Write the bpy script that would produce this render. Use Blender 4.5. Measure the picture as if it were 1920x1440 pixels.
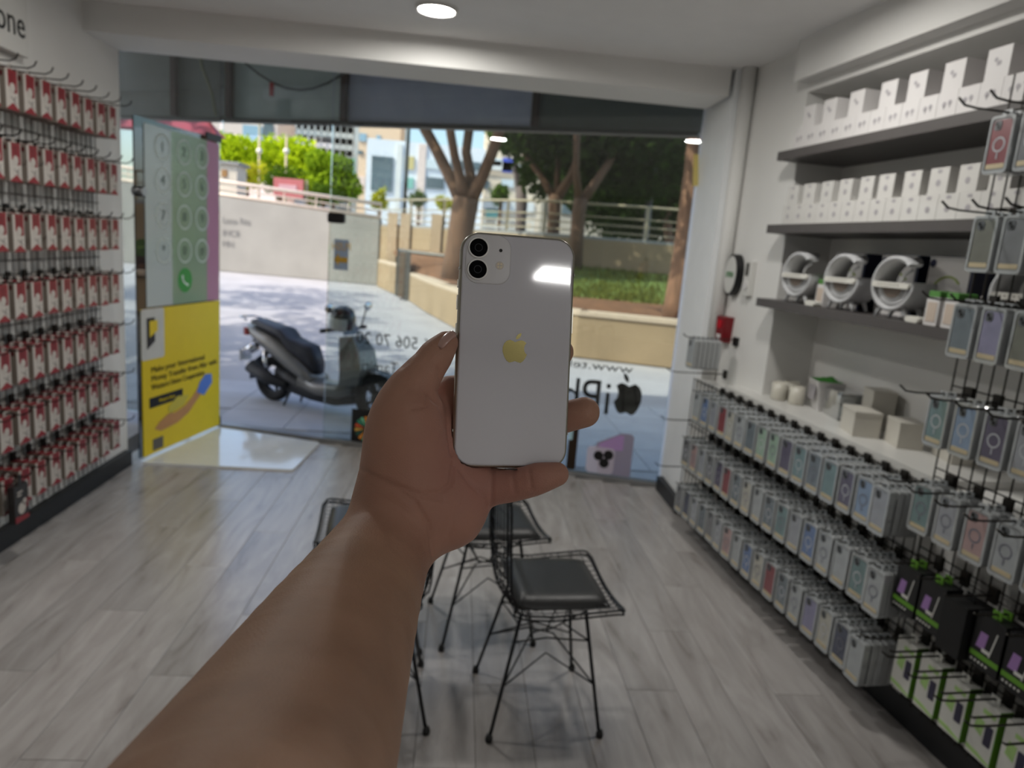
import bpy, bmesh, math, random
import numpy as np
from mathutils import Matrix, Vector
random.seed(7); RNG = np.random.default_rng(7)
S = bpy.context.scene
COL = S.collection
for o in list(bpy.data.objects): bpy.data.objects.remove(o)

# ------------------------------------------------------------------ camera
F = 1331.0                                   # focal length in pixels of the 1920x1440 frame
CAM = np.array([0, 0, 1.6])
_dn = np.array([-563, 6866, 1331.]); UPC = -_dn/np.linalg.norm(_dn)
_fy = np.array([868-960, 452-720, F]); _fy -= UPC*_fy.dot(UPC); _fy /= np.linalg.norm(_fy)
_fx = np.cross(_fy, UPC)
if _fx[0] < 0: _fx = -_fx
MW = np.array([_fx, _fy, UPC])               # camera (right, down, forward) -> world
cd = bpy.data.cameras.new('camera'); cam = bpy.data.objects.new('camera', cd); COL.objects.link(cam)
cd.sensor_fit = 'HORIZONTAL'; cd.sensor_width = 36; cd.lens = F/1920*36
cd.clip_start = 0.02; cd.clip_end = 500
r_, d_, f_ = MW[:, 0], MW[:, 1], MW[:, 2]
cam.matrix_world = Matrix(((r_[0], -d_[0], -f_[0], CAM[0]), (r_[1], -d_[1], -f_[1], CAM[1]), (r_[2], -d_[2], -f_[2], CAM[2]), (0, 0, 0, 1)))
cd.dof.use_dof = True; cd.dof.focus_distance = 0.452; cd.dof.aperture_fstop = 9.5
S.camera = cam
S.view_settings.view_transform = 'Standard'; S.view_settings.look = 'None'
S.view_settings.gamma = 1; S.view_settings.use_curve_mapping = False
S.view_settings.exposure = 0.38

# ------------------------------------------------------------------ sky and sun
w = bpy.data.worlds.new('sky'); S.world = w; w.use_nodes = True
nt = w.node_tree; bg = nt.nodes['Background']
sky = nt.nodes.new('ShaderNodeTexSky'); sky.sky_type = 'NISHITA'; sky.sun_disc = False
sky.sun_elevation = math.radians(50); sky.sun_rotation = math.radians(250); sky.air_density = 1.0; sky.dust_density = 2.5
nt.links.new(sky.outputs[0], bg.inputs[0]); bg.inputs[1].default_value = 0.27
SKY_STRENGTH = bg
sd = bpy.data.lights.new('sun', 'SUN'); sun = bpy.data.objects.new('sun', sd); COL.objects.link(sun)
sd.energy = 3.8; sd.angle = math.radians(0.6); sd.color = (1, .93, .82)
sun.rotation_euler = Vector((0.82, 0.42, -1.05)).to_track_quat('-Z', 'Y').to_euler()   # from the left, over the shop's own roof

# ------------------------------------------------------------------ pixel helpers (a pixel gives a direction; the plane gives the distance)
def ray(px, py): return MW @ np.array([px-960, py-720, F])
def onz(px, py, h=0.):
    v = ray(px, py); return CAM + v*((h-CAM[2])/v[2])
def onplane(px, py, p, n):
    v = ray(px, py); p = np.asarray(p, float); n = np.asarray(n, float); return CAM + v*((p-CAM).dot(n)/v.dot(n))
def online(px, py, a, b):
    dd = np.asarray(b)-np.asarray(a); return onplane(px, py, a, [dd[1], -dd[0], 0])
def ony(px, py, y): return onplane(px, py, [0, y, 0], [0, 1, 0])
def camp(px, py, dep): return np.array([(px-960)/F*dep, (py-720)/F*dep, dep])

# ------------------------------------------------------------------ materials
def lin(c):
    return tuple((v/12.92 if v <= .04045 else ((v+.055)/1.055)**2.4) for v in (x/255 for x in c)) + (1,)
MATS = {}
def mat(name, rgb, rough=.5, metal=0., var=.06, scale=8., bump=0., bscale=60., coat=0., emis=0., spec=.5, trans=0., coords='Object', stretch=None, sss=0.):
    if name in MATS: return MATS[name]
    m = bpy.data.materials.new(name); m.use_nodes = True; t = m.node_tree; b = t.nodes['Principled BSDF']
    tc = t.nodes.new('ShaderNodeTexCoord'); nz = t.nodes.new('ShaderNodeTexNoise'); nz.inputs['Scale'].default_value = scale; nz.inputs['Detail'].default_value = 4
    src = tc.outputs[coords]
    if stretch:
        mp = t.nodes.new('ShaderNodeMapping'); mp.inputs['Scale'].default_value = stretch; t.links.new(src, mp.inputs[0]); src = mp.outputs[0]
    t.links.new(src, nz.inputs['Vector'])
    rp = t.nodes.new('ShaderNodeValToRGB'); c = lin(rgb)
    rp.color_ramp.elements[0].color = tuple(max(0, x*(1-var)) for x in c[:3])+(1,); rp.color_ramp.elements[1].color = tuple(min(1, x*(1+var)) for x in c[:3])+(1,)
    rp.color_ramp.elements[0].position = .3; rp.color_ramp.elements[1].position = .7
    t.links.new(nz.outputs[0], rp.inputs[0]); t.links.new(rp.outputs[0], b.inputs['Base Color'])
    b.inputs['Roughness'].default_value = rough; b.inputs['Metallic'].default_value = metal
    b.inputs['Coat Weight'].default_value = coat; b.inputs['Coat Roughness'].default_value = .05
    b.inputs['Specular IOR Level'].default_value = spec
    if trans: b.inputs['Transmission Weight'].default_value = trans
    if sss:
        b.inputs['Subsurface Weight'].default_value = sss; b.inputs['Subsurface Radius'].default_value = (.012, .005, .003); b.inputs['Subsurface Scale'].default_value = .5
    if emis:
        t.links.new(rp.outputs[0], b.inputs['Emission Color']); b.inputs['Emission Strength'].default_value = emis
    if bump:
        n2 = t.nodes.new('ShaderNodeTexNoise'); n2.inputs['Scale'].default_value = bscale; t.links.new(src, n2.inputs['Vector'])
        bp = t.nodes.new('ShaderNodeBump'); bp.inputs['Strength'].default_value = bump; bp.inputs['Distance'].default_value = .01
        t.links.new(n2.outputs[0], bp.inputs['Height']); t.links.new(bp.outputs[0], b.inputs['Normal'])
    MATS[name] = m; return m
def glassmat(name, tint=(235, 245, 242), refl=.09, rough=0.0, haze=0.0, hazecol=(235, 238, 238)):
    if name in MATS: return MATS[name]
    m = bpy.data.materials.new(name); m.use_nodes = True; t = m.node_tree; t.nodes.clear()
    out = t.nodes.new('ShaderNodeOutputMaterial'); tr = t.nodes.new('ShaderNodeBsdfTransparent'); gl = t.nodes.new('ShaderNodeBsdfGlossy')
    tr.inputs[0].default_value = lin(tint); gl.inputs['Roughness'].default_value = rough
    fr = t.nodes.new('ShaderNodeFresnel'); fr.inputs[0].default_value = 1.45
    mu = t.nodes.new('ShaderNodeMath'); mu.operation = 'MULTIPLY'; mu.inputs[1].default_value = refl/.04
    mu.use_clamp = True
    t.links.new(fr.outputs[0], mu.inputs[0])
    mx = t.nodes.new('ShaderNodeMixShader'); t.links.new(mu.outputs[0], mx.inputs[0]); t.links.new(tr.outputs[0], mx.inputs[1]); t.links.new(gl.outputs[0], mx.inputs[2])
    last = mx
    if haze:
        df = t.nodes.new('ShaderNodeBsdfDiffuse'); df.inputs[0].default_value = lin(hazecol)
        tl = t.nodes.new('ShaderNodeBsdfTranslucent'); tl.inputs[0].default_value = lin(hazecol)
        m0 = t.nodes.new('ShaderNodeMixShader'); m0.inputs[0].default_value = .6; t.links.new(df.outputs[0], m0.inputs[1]); t.links.new(tl.outputs[0], m0.inputs[2])
        m2 = t.nodes.new('ShaderNodeMixShader'); m2.inputs[0].default_value = haze
        t.links.new(mx.outputs[0], m2.inputs[1]); t.links.new(m0.outputs[0], m2.inputs[2]); last = m2
    t.links.new(last.outputs[0], out.inputs[0]); MATS[name] = m; return m
def leafmat(name, rgb):
    if name in MATS: return MATS[name]
    m = bpy.data.materials.new(name); m.use_nodes = True; t = m.node_tree; t.nodes.clear()
    out = t.nodes.new('ShaderNodeOutputMaterial'); g = t.nodes.new('ShaderNodeNewGeometry'); rp = t.nodes.new('ShaderNodeValToRGB'); c = lin(rgb)
    rp.color_ramp.elements[0].color = (c[0]*.55, c[1]*.6, c[2]*.5, 1); rp.color_ramp.elements[1].color = (min(1, c[0]*1.35), min(1, c[1]*1.25), c[2], 1)
    t.links.new(g.outputs['Random Per Island'], rp.inputs[0])
    df = t.nodes.new('ShaderNodeBsdfDiffuse'); tl = t.nodes.new('ShaderNodeBsdfTranslucent'); mx = t.nodes.new('ShaderNodeMixShader'); mx.inputs[0].default_value = .45
    t.links.new(rp.outputs[0], df.inputs[0]); t.links.new(rp.outputs[0], tl.inputs[0]); t.links.new(df.outputs[0], mx.inputs[1]); t.links.new(tl.outputs[0], mx.inputs[2])
    t.links.new(mx.outputs[0], out.inputs[0]); MATS[name] = m; return m

# ------------------------------------------------------------------ mesh builder
class MB:
    def __init__(s): s.v = []; s.f = []; s.m = []; s.T = Matrix.Identity(4)
    def add(s, vs, fs, mi=0):
        o = len(s.v); s.v += [tuple(s.T @ Vector(p)) for p in vs]; s.f += [tuple(i+o for i in q) for q in fs]; s.m += [mi]*len(fs); return s
    def box(s, c, d, mi=0):
        x, y, z = c; a, b, e = d[0]/2, d[1]/2, d[2]/2
        vs = [(x+i*a, y+j*b, z+k*e) for i in (-1, 1) for j in (-1, 1) for k in (-1, 1)]
        return s.add(vs, [(0, 1, 3, 2), (4, 6, 7, 5), (0, 4, 5, 1), (2, 3, 7, 6), (0, 2, 6, 4), (1, 5, 7, 3)], mi)
    def span(s, a, b, mi=0):
        return s.box([(a[i]+b[i])/2 for i in range(3)], [abs(b[i]-a[i]) for i in range(3)], mi)
    def prism(s, poly, y0, y1, mi=0, bev=0., axis='y', side=None):
        # polygon in (x, z), extruded along y from y0 (front) to y1; bev shrinks the front edge
        n = len(poly); cx = sum(p[0] for p in poly)/n; cz = sum(p[1] for p in poly)/n
        rings = [(y0, bev), (y0+(bev if y1 > y0 else -bev), 0.), (y1, 0.)] if bev else [(y0, 0.), (y1, 0.)]
        vs = []
        for (y, b) in rings:
            for (x, z) in poly:
                dx, dz = x-cx, z-cz; L = math.hypot(dx, dz) or 1
                vs.append((x-dx/L*b, y, z-dz/L*b))
        fs = []; k = len(rings)
        for r in range(k-1):
            for i in range(n): j = (i+1) % n; fs.append((r*n+i, r*n+j, (r+1)*n+j, (r+1)*n+i))
        s.add(vs, fs, mi if side is None else side)
        s.add(vs[:n], [tuple(range(n-1, -1, -1))], mi); s.add(vs[-n:], [tuple(range(n))], mi if side is None else side)
        return s
    def tube(s, pts, r, n=6, mi=0, closed=False, caps=True):
        pts = [Vector(p) for p in pts]; m = len(pts); rr = r if isinstance(r, (list, tuple)) else [r]*m
        vs = []; up = None
        for i, p in enumerate(pts):
            a = pts[i-1] if (i > 0 or closed) else p; b = pts[(i+1) % m] if (i < m-1 or closed) else p
            t = (b-a); t = t.normalized() if t.length > 1e-9 else Vector((0, 0, 1))
            if up is None: up = Vector((0, 0, 1)) if abs(t.z) < .9 else Vector((1, 0, 0))
            x = t.cross(up)
            if x.length < 1e-4: x = t.cross(Vector((1, .3, 0)))
            x.normalize(); y = x.cross(t).normalized(); up = y
            for k in range(n):
                a_ = 2*math.pi*k/n; vs.append(p + x*(math.cos(a_)*rr[i]) + y*(math.sin(a_)*rr[i]))
        fs = []
        for i in range(m if closed else m-1):
            j = (i+1) % m
            for k in range(n): l = (k+1) % n; fs.append((i*n+k, i*n+l, j*n+l, j*n+k))
        if caps and not closed: fs.append(tuple(range(n-1, -1, -1))); fs.append(tuple((m-1)*n+k for k in range(n)))
        return s.add(vs, fs, mi)
    def lathe(s, prof, n=20, mi=0, c=(0, 0, 0), a0=0., a1=2*math.pi):
        full = abs(a1-a0-2*math.pi) < 1e-6; vs = []; k = len(prof); cols = n if full else n+1
        for i in range(cols):
            a = a0+(a1-a0)*i/n
            for (r, z) in prof: vs.append((c[0]+r*math.cos(a), c[1]+r*math.sin(a), c[2]+z))
        fs = []
        for i in range(n):
            j = (i+1) % cols
            for q in range(k-1): fs.append((i*k+q, j*k+q, j*k+q+1, i*k+q+1))
        return s.add(vs, fs, mi)
    def ell(s, c, r, n=12, mi=0, m=8):
        vs = []; fs = []
        for i in range(m+1):
            t = math.pi*i/m
            for k in range(n):
                a = 2*math.pi*k/n; vs.append((c[0]+r[0]*math.sin(t)*math.cos(a), c[1]+r[1]*math.sin(t)*math.sin(a), c[2]+r[2]*math.cos(t)))
        for i in range(m):
            for k in range(n): l = (k+1) % n; fs.append((i*n+k, (i+1)*n+k, (i+1)*n+l, i*n+l))
        return s.add(vs, fs, mi)
    def mesh(s, name, mats, smooth=False):
        me = bpy.data.meshes.new(name); me.from_pydata([tuple(p) for p in s.v], [], s.f)
        mats = mats if isinstance(mats, (list, tuple)) else [mats]
        for m in mats: me.materials.append(m)
        me.polygons.foreach_set('material_index', s.m)
        if smooth: me.polygons.foreach_set('use_smooth', [True]*len(me.polygons))
        me.update(); return me
    def build(s, name, mats, parent=None, smooth=False, mtx=None):
        return place(name, s.mesh(name, mats, smooth), parent, mtx)
def place(name, me, parent=None, mtx=None):
    o = bpy.data.objects.new(name, me); COL.objects.link(o)
    if parent: o.parent = parent
    if mtx is not None: o.matrix_basis = mtx
    return o
def empty(name, mtx=None):
    o = bpy.data.objects.new(name, None); COL.objects.link(o); o.empty_display_size = .05
    if mtx is not None: o.matrix_basis = mtx
    return o
def tag(o, label, cat, group=None, kind=None):
    o['label'] = label; o['category'] = cat
    if group: o['group'] = group
    if kind: o['kind'] = kind
    return o
def struct(o, label=None, cat=None):
    o['kind'] = 'structure'
    if label: o['label'] = label
    if cat: o['category'] = cat
    return o
def rrect(w, h, r, k=4, cx=0, cz=0):
    P = []
    for sx, sz, a0 in ((1, 1, 0), (-1, 1, 90), (-1, -1, 180), (1, -1, 270)):
        for i in range(k+1):
            a = math.radians(a0+90*i/k); P.append((cx+sx*(w/2-r)+r*math.cos(a), cz+sz*(h/2-r)+r*math.sin(a)))
    return P[::-1]                     # clockwise seen from the front (-y)
def circ(r, n=16, cx=0, cz=0, rz=None): return [(cx+r*math.cos(-2*math.pi*i/n), cz+(rz or r)*math.sin(-2*math.pi*i/n)) for i in range(n)]
def holed_tab(mb, w_, z0, z1, hw, h0, h1, yc, th, mi=0):
    o_ = [(-w_/2, z0), (w_/2, z0), (w_/2, z1), (-w_/2, z1)]; i_ = [(-hw/2, h0), (hw/2, h0), (hw/2, h1), (-hw/2, h1)]; y0, y1 = yc-th/2, yc+th/2
    vs = [(x, y, z) for y in (y0, y1) for P in (o_, i_) for x, z in P]; fs = []
    for i in range(4):
        j = (i+1) % 4; fs += [(i, j, 4+j, 4+i), (8+j, 8+i, 12+i, 12+j), (j, i, 8+i, 8+j), (4+i, 4+j, 12+j, 12+i)]
    return mb.add(vs, fs, mi)
def textmesh(txt, size, mats, mirror=False, extrude=.0008, align='CENTER', squeeze=1.):
    cu = bpy.data.curves.new('lettering', 'FONT'); cu.body = txt; cu.size = size; cu.align_x = align; cu.align_y = 'CENTER'; cu.extrude = extrude; cu.resolution_u = 3
    ob = bpy.data.objects.new('lettering', cu); me = bpy.data.meshes.new_from_object(ob); bpy.data.objects.remove(ob); bpy.data.curves.remove(cu)
    # curve lies in xy; stand it up: x right, z up, facing -y
    sx = (-1 if mirror else 1)*squeeze
    for v in me.vertices: v.co = (v.co.x*sx, -v.co.z, v.co.y)
    if mirror: me.flip_normals()
    me.materials.clear(); me.materials.append(mats); me.update(); return me
ORD = ['first', 'second', 'third', 'fourth', 'fifth', 'sixth', 'seventh', 'eighth', 'ninth', 'tenth', 'eleventh', 'twelfth', 'thirteenth', 'fourteenth', 'fifteenth', 'sixteenth', 'seventeenth', 'eighteenth', 'nineteenth', 'twentieth']

# frames: x = right when facing it, -y = towards the viewer, z = up
R0 = np.array([1.493, 4.251, 0.]); RU = np.array([.106, -.9944, 0]); RU /= np.linalg.norm(RU); RN = np.array([RU[1], -RU[0], 0])
def RW(s, d, z):                       # right wall: s along it away from the window, d out into the room
    p = R0+RU*s+RN*d; return Matrix(((RU[0], -RN[0], 0, p[0]), (RU[1], -RN[1], 0, p[1]), (0, 0, 1, z), (0, 0, 0, 1)))
def LW(y, x, z): return Matrix(((0, -1, 0, x), (1, 0, 0, y), (0, 0, 1, z), (0, 0, 0, 1)))
G0 = np.array([-1.827, 5.655, 0]); G1 = np.array([1.499, 4.765, 0]); GU = (G1-G0)/np.linalg.norm(G1-G0); GO = np.array([-GU[1], GU[0], 0])
def GW(t, d, z):                       # shop window: t along it from the door hinge, d outwards
    p = G0+GU*t+GO*d; return Matrix(((GU[0], GO[0], 0, p[0]), (GU[1], GO[1], 0, p[1]), (0, 0, 1, z), (0, 0, 0, 1)))
def gt(px, py): p = online(px, py, G0, G1); return (p-G0).dot(GU), p[2]
GL = np.linalg.norm(G1-G0)

white_wall = mat('white_wall_paint', (228, 227, 224), .6, var=.02, scale=3, bump=.02, bscale=200)
white_lam = mat('white_laminate', (214, 213, 209), .35, var=.015)
black_skirt = mat('black_skirting', (26, 27, 30), .45)
steel_dark = mat('dark_wire_metal', (58, 55, 52), .4, .7)
steel = mat('brushed_steel', (150, 150, 152), .3, 1.)
black_plastic = mat('black_plastic', (18, 18, 20), .4)
grey_shelf = mat('dark_grey_shelf', (82, 78, 77), .5, var=.04, scale=20)
gold = mat('gold_label', (200, 186, 154), .4, .1)
exec_order = []

# ================================================================== THE SETTING
def floor_material():
    m = bpy.data.materials.new('grey_oak_laminate'); m.use_nodes = True; t = m.node_tree; b = t.nodes['Principled BSDF']
    tc = t.nodes.new('ShaderNodeTexCoord'); oi = t.nodes.new('ShaderNodeObjectInfo')
    ad = t.nodes.new('ShaderNodeVectorMath'); ad.operation = 'ADD'; sc = t.nodes.new('ShaderNodeVectorMath'); sc.operation = 'SCALE'; sc.inputs['Scale'].default_value = 37
    cx = t.nodes.new('ShaderNodeCombineXYZ'); t.links.new(oi.outputs['Random'], cx.inputs[0]); t.links.new(oi.outputs['Random'], cx.inputs[1]); t.links.new(cx.outputs[0], sc.inputs[0])
    t.links.new(tc.outputs['Object'], ad.inputs[0]); t.links.new(sc.outputs[0], ad.inputs[1])
    mp = t.nodes.new('ShaderNodeMapping'); mp.inputs['Scale'].default_value = (5.5, 1.0, 1); mp.inputs['Rotation'].default_value = (0, 0, .12); t.links.new(ad.outputs[0], mp.inputs[0])
    n1 = t.nodes.new('ShaderNodeTexNoise'); n1.inputs['Scale'].default_value = 1.6; n1.inputs['Detail'].default_value = 6; n1.inputs['Roughness'].default_value = .6; n1.inputs['Distortion'].default_value = 1.2; t.links.new(mp.outputs[0], n1.inputs['Vector'])
    r1 = t.nodes.new('ShaderNodeValToRGB'); E = r1.color_ramp.elements
    E[0].position = .25; E[0].color = lin((128, 121, 118)); E[1].position = .75; E[1].color = lin((186, 182, 180))
    e = E.new(.40); e.color = lin((160, 155, 152))
    t.links.new(n1.outputs[0], r1.inputs[0])
    hs = t.nodes.new('ShaderNodeHueSaturation'); mr = t.nodes.new('ShaderNodeMapRange'); mr.inputs['To Min'].default_value = .88; mr.inputs['To Max'].default_value = 1.1
    t.links.new(oi.outputs['Random'], mr.inputs[0]); t.links.new(mr.outputs[0], hs.inputs['Value']); t.links.new(r1.outputs[0], hs.inputs['Color']); t.links.new(hs.outputs[0], b.inputs['Base Color'])
    rr = t.nodes.new('ShaderNodeMapRange'); rr.inputs['To Min'].default_value = .15; rr.inputs['To Max'].default_value = .30; t.links.new(n1.outputs[0], rr.inputs[0]); t.links.new(rr.outputs[0], b.inputs['Roughness'])
    bp = t.nodes.new('ShaderNodeBump'); bp.inputs['Strength'].default_value = .06; bp.inputs['Distance'].default_value = .002; t.links.new(n1.outputs[0], bp.inputs['Height']); t.links.new(bp.outputs[0], b.inputs['Normal'])
    b.inputs['Specular IOR Level'].default_value = .6
    return m
FM = floor_material()
fl = MB(); fl.span((-2.35, -4, -.1), (2.4, 4.66, -.008)); q_ = [(-2.35, 4.66), (1.50, 4.66), (1.50, 4.74), (-2.35, 5.77)]; fl.add([(x, y, z) for z in (-.1, -.008) for x, y in q_], [(3, 2, 1, 0), (4, 5, 6, 7)]+[(i, (i+1) % 4, 4+(i+1) % 4, 4+i) for i in range(4)])
floor = struct(fl.build('floor', mat('floor_underlay', (70, 64, 60), .7)))
pw, plen = .193, 1.29
def plank_mesh(L):
    b = MB(); w2, l2, t = (pw-.0015)/2, (L-.0015)/2, .008; c = .0012
    vs = [(-w2, -l2, -t), (w2, -l2, -t), (w2, l2, -t), (-w2, l2, -t), (-w2, -l2, -c), (w2, -l2, -c), (w2, l2, -c), (-w2, l2, -c), (-w2+c, -l2+c, 0), (w2-c, -l2+c, 0), (w2-c, l2-c, 0), (-w2+c, l2-c, 0)]
    b.add(vs, [(3, 2, 1, 0), (8, 9, 10, 11)]+[(k+i, k+(i+1) % 4, k+4+(i+1) % 4, k+4+i) for k in (0, 4) for i in range(4)]); return b.mesh('plank', FM)
pme = plank_mesh(plen)
for i in range(-12, 12):
    off = (i*.43) % plen
    for j in range(-4, 6):
        cx, cy = .05+i*pw, j*plen+off
        if cx < -2.2 or cx > 2.2: continue
        lim = min(G0[1]+(cx-G0[0])*GU[1]/GU[0]-.05, 5.62) if cx < 1.55 else 4.3
        y0, y1 = max(cy-plen/2, -4.), min(cy+plen/2, lim)
        if y1-y0 < .06: continue
        if y1-y0 > plen-.001: place('plank', pme, floor, Matrix.Translation((cx, cy, 0)))
        else: place('plank', plank_mesh(y1-y0), floor, Matrix.Translation((cx, (y0+y1)/2, 0)))

# ceiling, portal beam, walls
c = MB(); c.span((-2.4, -4, 2.70), (2.4, 4.68, 2.8)); struct(c.build('ceiling', mat('ceiling_paint', (240, 239, 238), .7, var=.015)))
c = MB(); c.span((-2.28, 4.245, 2.548), (1.47, 4.65, 2.70)); struct(c.build('trim_1', white_wall))
c = MB(); c.span((-2.28, -4, 0), (-2.10, 4.65, 2.70)); struct(c.build('wall_left', white_wall))
c = MB(); c.span((-2.4, -4.15, 0), (2.6, -4, 2.8)); struct(c.build('wall_back', white_wall))
c = MB(); c.span((-2.10, -4, 0), (-2.06, 4.62, .1)); struct(c.build('baseboard_left', black_skirt))
# wall behind the right-hand displays, with a recess for the shelves
def rbox(mb, s0, s1, d0, d1, z0, z1, mi=0):
    mb.T = RW(0, 0, 0); mb.span((s0, -d0, z0), (s1, -d1, z1), mi); mb.T = Matrix.Identity(4)
c = MB()
rbox(c, -.05, .62, -.10, -.36, 0, 2.70); rbox(c, .62, 6.6, -.36, -.44, 0, 2.70); rbox(c, .62, 6.6, -.02, -.36, 2.51, 2.70); rbox(c, .62, 6.6, -.10, -.36, 2.47, 2.51)
rbox(c, 0, 2.02, -.005, -.36, 0, .895); rbox(c, 2.02, 6.6, -.02, -.36, 0, .895)
struct(c.build('wall_right', white_wall))
c = MB(); rbox(c, .0, 6.6, .0, -.03, 0, .1); struct(c.build('baseboard_right', black_skirt))
# right-hand jamb of the shop front
J0 = R0+RU*-.02+RN*.01
c = MB(); pts = [G1[:2]+GO[:2]*.06, (1.497, 4.245), (1.80, 4.245), (1.83, 4.85)]
poly = [(p[0], p[1]) for p in pts]
vs = [(x, y, z) for z in (0, 2.75) for (x, y) in poly]
c.add(vs, [(0, 3, 2, 1), (4, 5, 6, 7), (0, 1, 5, 4), (1, 2, 6, 5), (2, 3, 7, 6), (3, 0, 4, 7)]); struct(c.build('trim_2', mat('jamb_white', (246, 248, 250), .5, var=.02)))
c = MB(); c.span((1.47, 4.235, 0), (1.51, 4.70, .1)); struct(c.build('baseboard_jamb', black_skirt)); bpy.data.objects['baseboard_jamb'].name = 'baseboard_front'
c = MB(); c.T = RW(0, 0, 0); c.tube([(.056, .058, .895), (.056, .058, 2.70)], .04, 10); c.T = Matrix.Identity(4)
tag(c.build('drain_pipe', white_wall, smooth=True), 'white boxed-in vertical pipe in the corner beside the window jamb', 'pipe')

# building above and beside the shop
fac = mat('outer_facade', (188, 182, 172), .8, bump=.05)
c = MB(); c.span((-11, -6, 3.3), (11, 4.66, 9.5)); c.span((-11, -6, 2.8), (11, 4.66, 3.3)); c.span((-11, -6, -.1), (-2.28, 4.6, 2.8)); c.span((2.6, -6, -.1), (11, 4.3, 2.8)); c.span((1.83, 4.25, -.1), (11, 4.66, 2.8))
struct(c.build('wall_front', fac))

# ================================================================== SHOP FRONT
glass = glassmat('window_glass', (242, 248, 246), .10)
t_seam = 0.875
def pane(name, t0, t1, z0, z1, th=.012, m=None):
    b = MB(); b.box((0, 0, 0), (t1-t0, th, z1-z0)); return struct(b.build(name, m or glass, mtx=GW((t0+t1)/2, 0, (z0+z1)/2)))
pane('window_1', t_seam, GL-.0, .03, 2.97)
# door leaf swung inwards
DH = np.array([-1.835, 5.62, 0]); DE = np.array([-2.03, 4.66, 0])       # hinge side, free edge
DU = (DH-DE)/np.linalg.norm(DH-DE); DN = np.array([DU[1], -DU[0], 0])   # facing the room
DLEN = np.linalg.norm(DH-DE)
def DW(t, d, z):   # t from free edge towards hinge (to the right as seen), d towards the room
    p = DE+DU*t+DN*d; return Matrix(((DU[0], -DN[0], 0, p[0]), (DU[1], -DN[1], 0, p[1]), (0, 0, 1, z), (0, 0, 0, 1)))
door = empty('door_1', DW(0, 0, 0)); struct(door)
def dpart(name, b, m, smooth=False): return b.build(name, m, door, smooth)
b = MB(); b.box((DLEN/2, 0, 1.115), (DLEN, .010, 2.16)); dpart('glass_leaf', b, glass)
b = MB(); b.box((DLEN-.08, 0, 2.20), (.20, .0135, .05)); dpart('patch_fitting', b, black_plastic)
b = MB(); b.box((DLEN-.08, 0, .062), (.20, .0135, .06)); dpart('patch_fitting', b, black_plastic)
b = MB(); b.prism(circ(.035, 14), -.03, .03); b.T = Matrix.Translation((.05, 0, 1.72)); b2 = MB(); b2.T = Matrix.Translation((.05, 0, 1.75)); b2.prism(circ(.032, 14), -.035, .035, bev=.006); dpart('lock', b2, steel)
# transom and side panes by the door
b = MB(); b.box((0, 0, 0), (t_seam-.01, .012, .72)); struct(b.build('window_2', glass, mtx=GW(t_seam/2, 0, 2.61)))
b = MB(); b.box((0, 0, 0), (1.1, .012, 2.92)); struct(b.build('window_3', glass, mtx=GW(-.57, 0, 1.49)))
# sills, clamp
b = MB(); b.span((0, -.035, -.02), (GL, .05, .03)); struct(b.build('trim_3', mat('aluminium_sill', (150, 150, 150), .4, .6), mtx=GW(0, 0, 0)))
b = MB(); b.span((0, -.02, 2.97), (GL, .02, 3.1)); struct(b.build('trim_4', mat('head_profile', (90, 88, 86), .5, .4), mtx=GW(0, 0, 0)))
b = MB(); b.prism(rrect(.13, .075, .02), -.016, .016, bev=.004); tag(b.build('glass_clamp', black_plastic, mtx=GW(t_seam+.05, 0, 1.70)), 'black clamp fitting on the edge of the fixed window pane', 'clamp')
# white landing plate inside the doorway
lc = [onz(262, 870, 0)[:2], onz(549, 884, 0)[:2], onz(600, 833, 0)[:2], onz(417, 803, 0)[:2], (-2.0, 5.6)]
P = []
for i, q in enumerate(lc):
    a = np.array(lc[i-1]); e = np.array(lc[(i+1) % 5]); q = np.array(q)
    for tt in (.07, .02): P.append(q+(a-q)/np.linalg.norm(a-q)*tt)
    for tt in (.02, .07): P.append(q+(e-q)/np.linalg.norm(e-q)*tt)
b = MB(); n = len(P); b.add([(p[0], p[1], .0008) for p in P]+[(p[0], p[1], .014) for p in P], [tuple(range(n-1, -1, -1)), tuple(range(n, 2*n))]+[(i, (i+1) % n, n+(i+1) % n, n+i) for i in range(n)])
tag(b.build('doormat', mat('white_gloss_plate', (232, 234, 233), .12, var=.03, coat=.5)), 'pale glossy entrance mat with rounded corner lying inside the open door', 'doormat')

# fascia sign seen from behind, added sky-blocking slab, struts, cable
fa, fb = np.array([-2.57, 6.63]), np.array([1.60, 4.94]); fu = (fb-fa)/np.linalg.norm(fb-fa); flen = np.linalg.norm(fb-fa); fo = np.array([-fu[1], fu[0]])
def FW(t, d, z): p = fa+fu*t+fo*d; return Matrix(((fu[0], fo[0], 0, p[0]), (fu[1], fo[1], 0, p[1]), (0, 0, 1, z), (0, 0, 0, 1)))
sg = empty('shop_sign', FW(0, 0, 2.46)); tag(sg, 'backside of the long shop sign fascia above the window, dark panels on struts', 'sign')
dpm = [mat('fascia_back_dark', (124, 124, 124), .6), mat('fascia_back_grey', (206, 214, 216), .6), mat('fascia_back_violet', (224, 222, 255), .55)]
def fpx(px, py): p = onplane(px, py, [fa[0], fa[1], 0], [fo[0], fo[1], 0]); return (np.array(p[:2])-fa).dot(fu)
cuts = [-1.6, fpx(435, 170), fpx(650, 190), fpx(1010, 215), flen+.25]
for i, mi in enumerate((0, 1, 2, 0)):
    b = MB(); b.box(((cuts[i]+cuts[i+1])/2, .02, .415), (cuts[i+1]-cuts[i]-.01, .03, .83)); b.build('panel', dpm[mi], sg)
b = MB(); b.span((-1.6, -.02, -.03), (flen-.06, .06, .0)); b.build('bottom_rail', mat('fascia_rail', (60, 56, 56), .5), sg)
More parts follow.
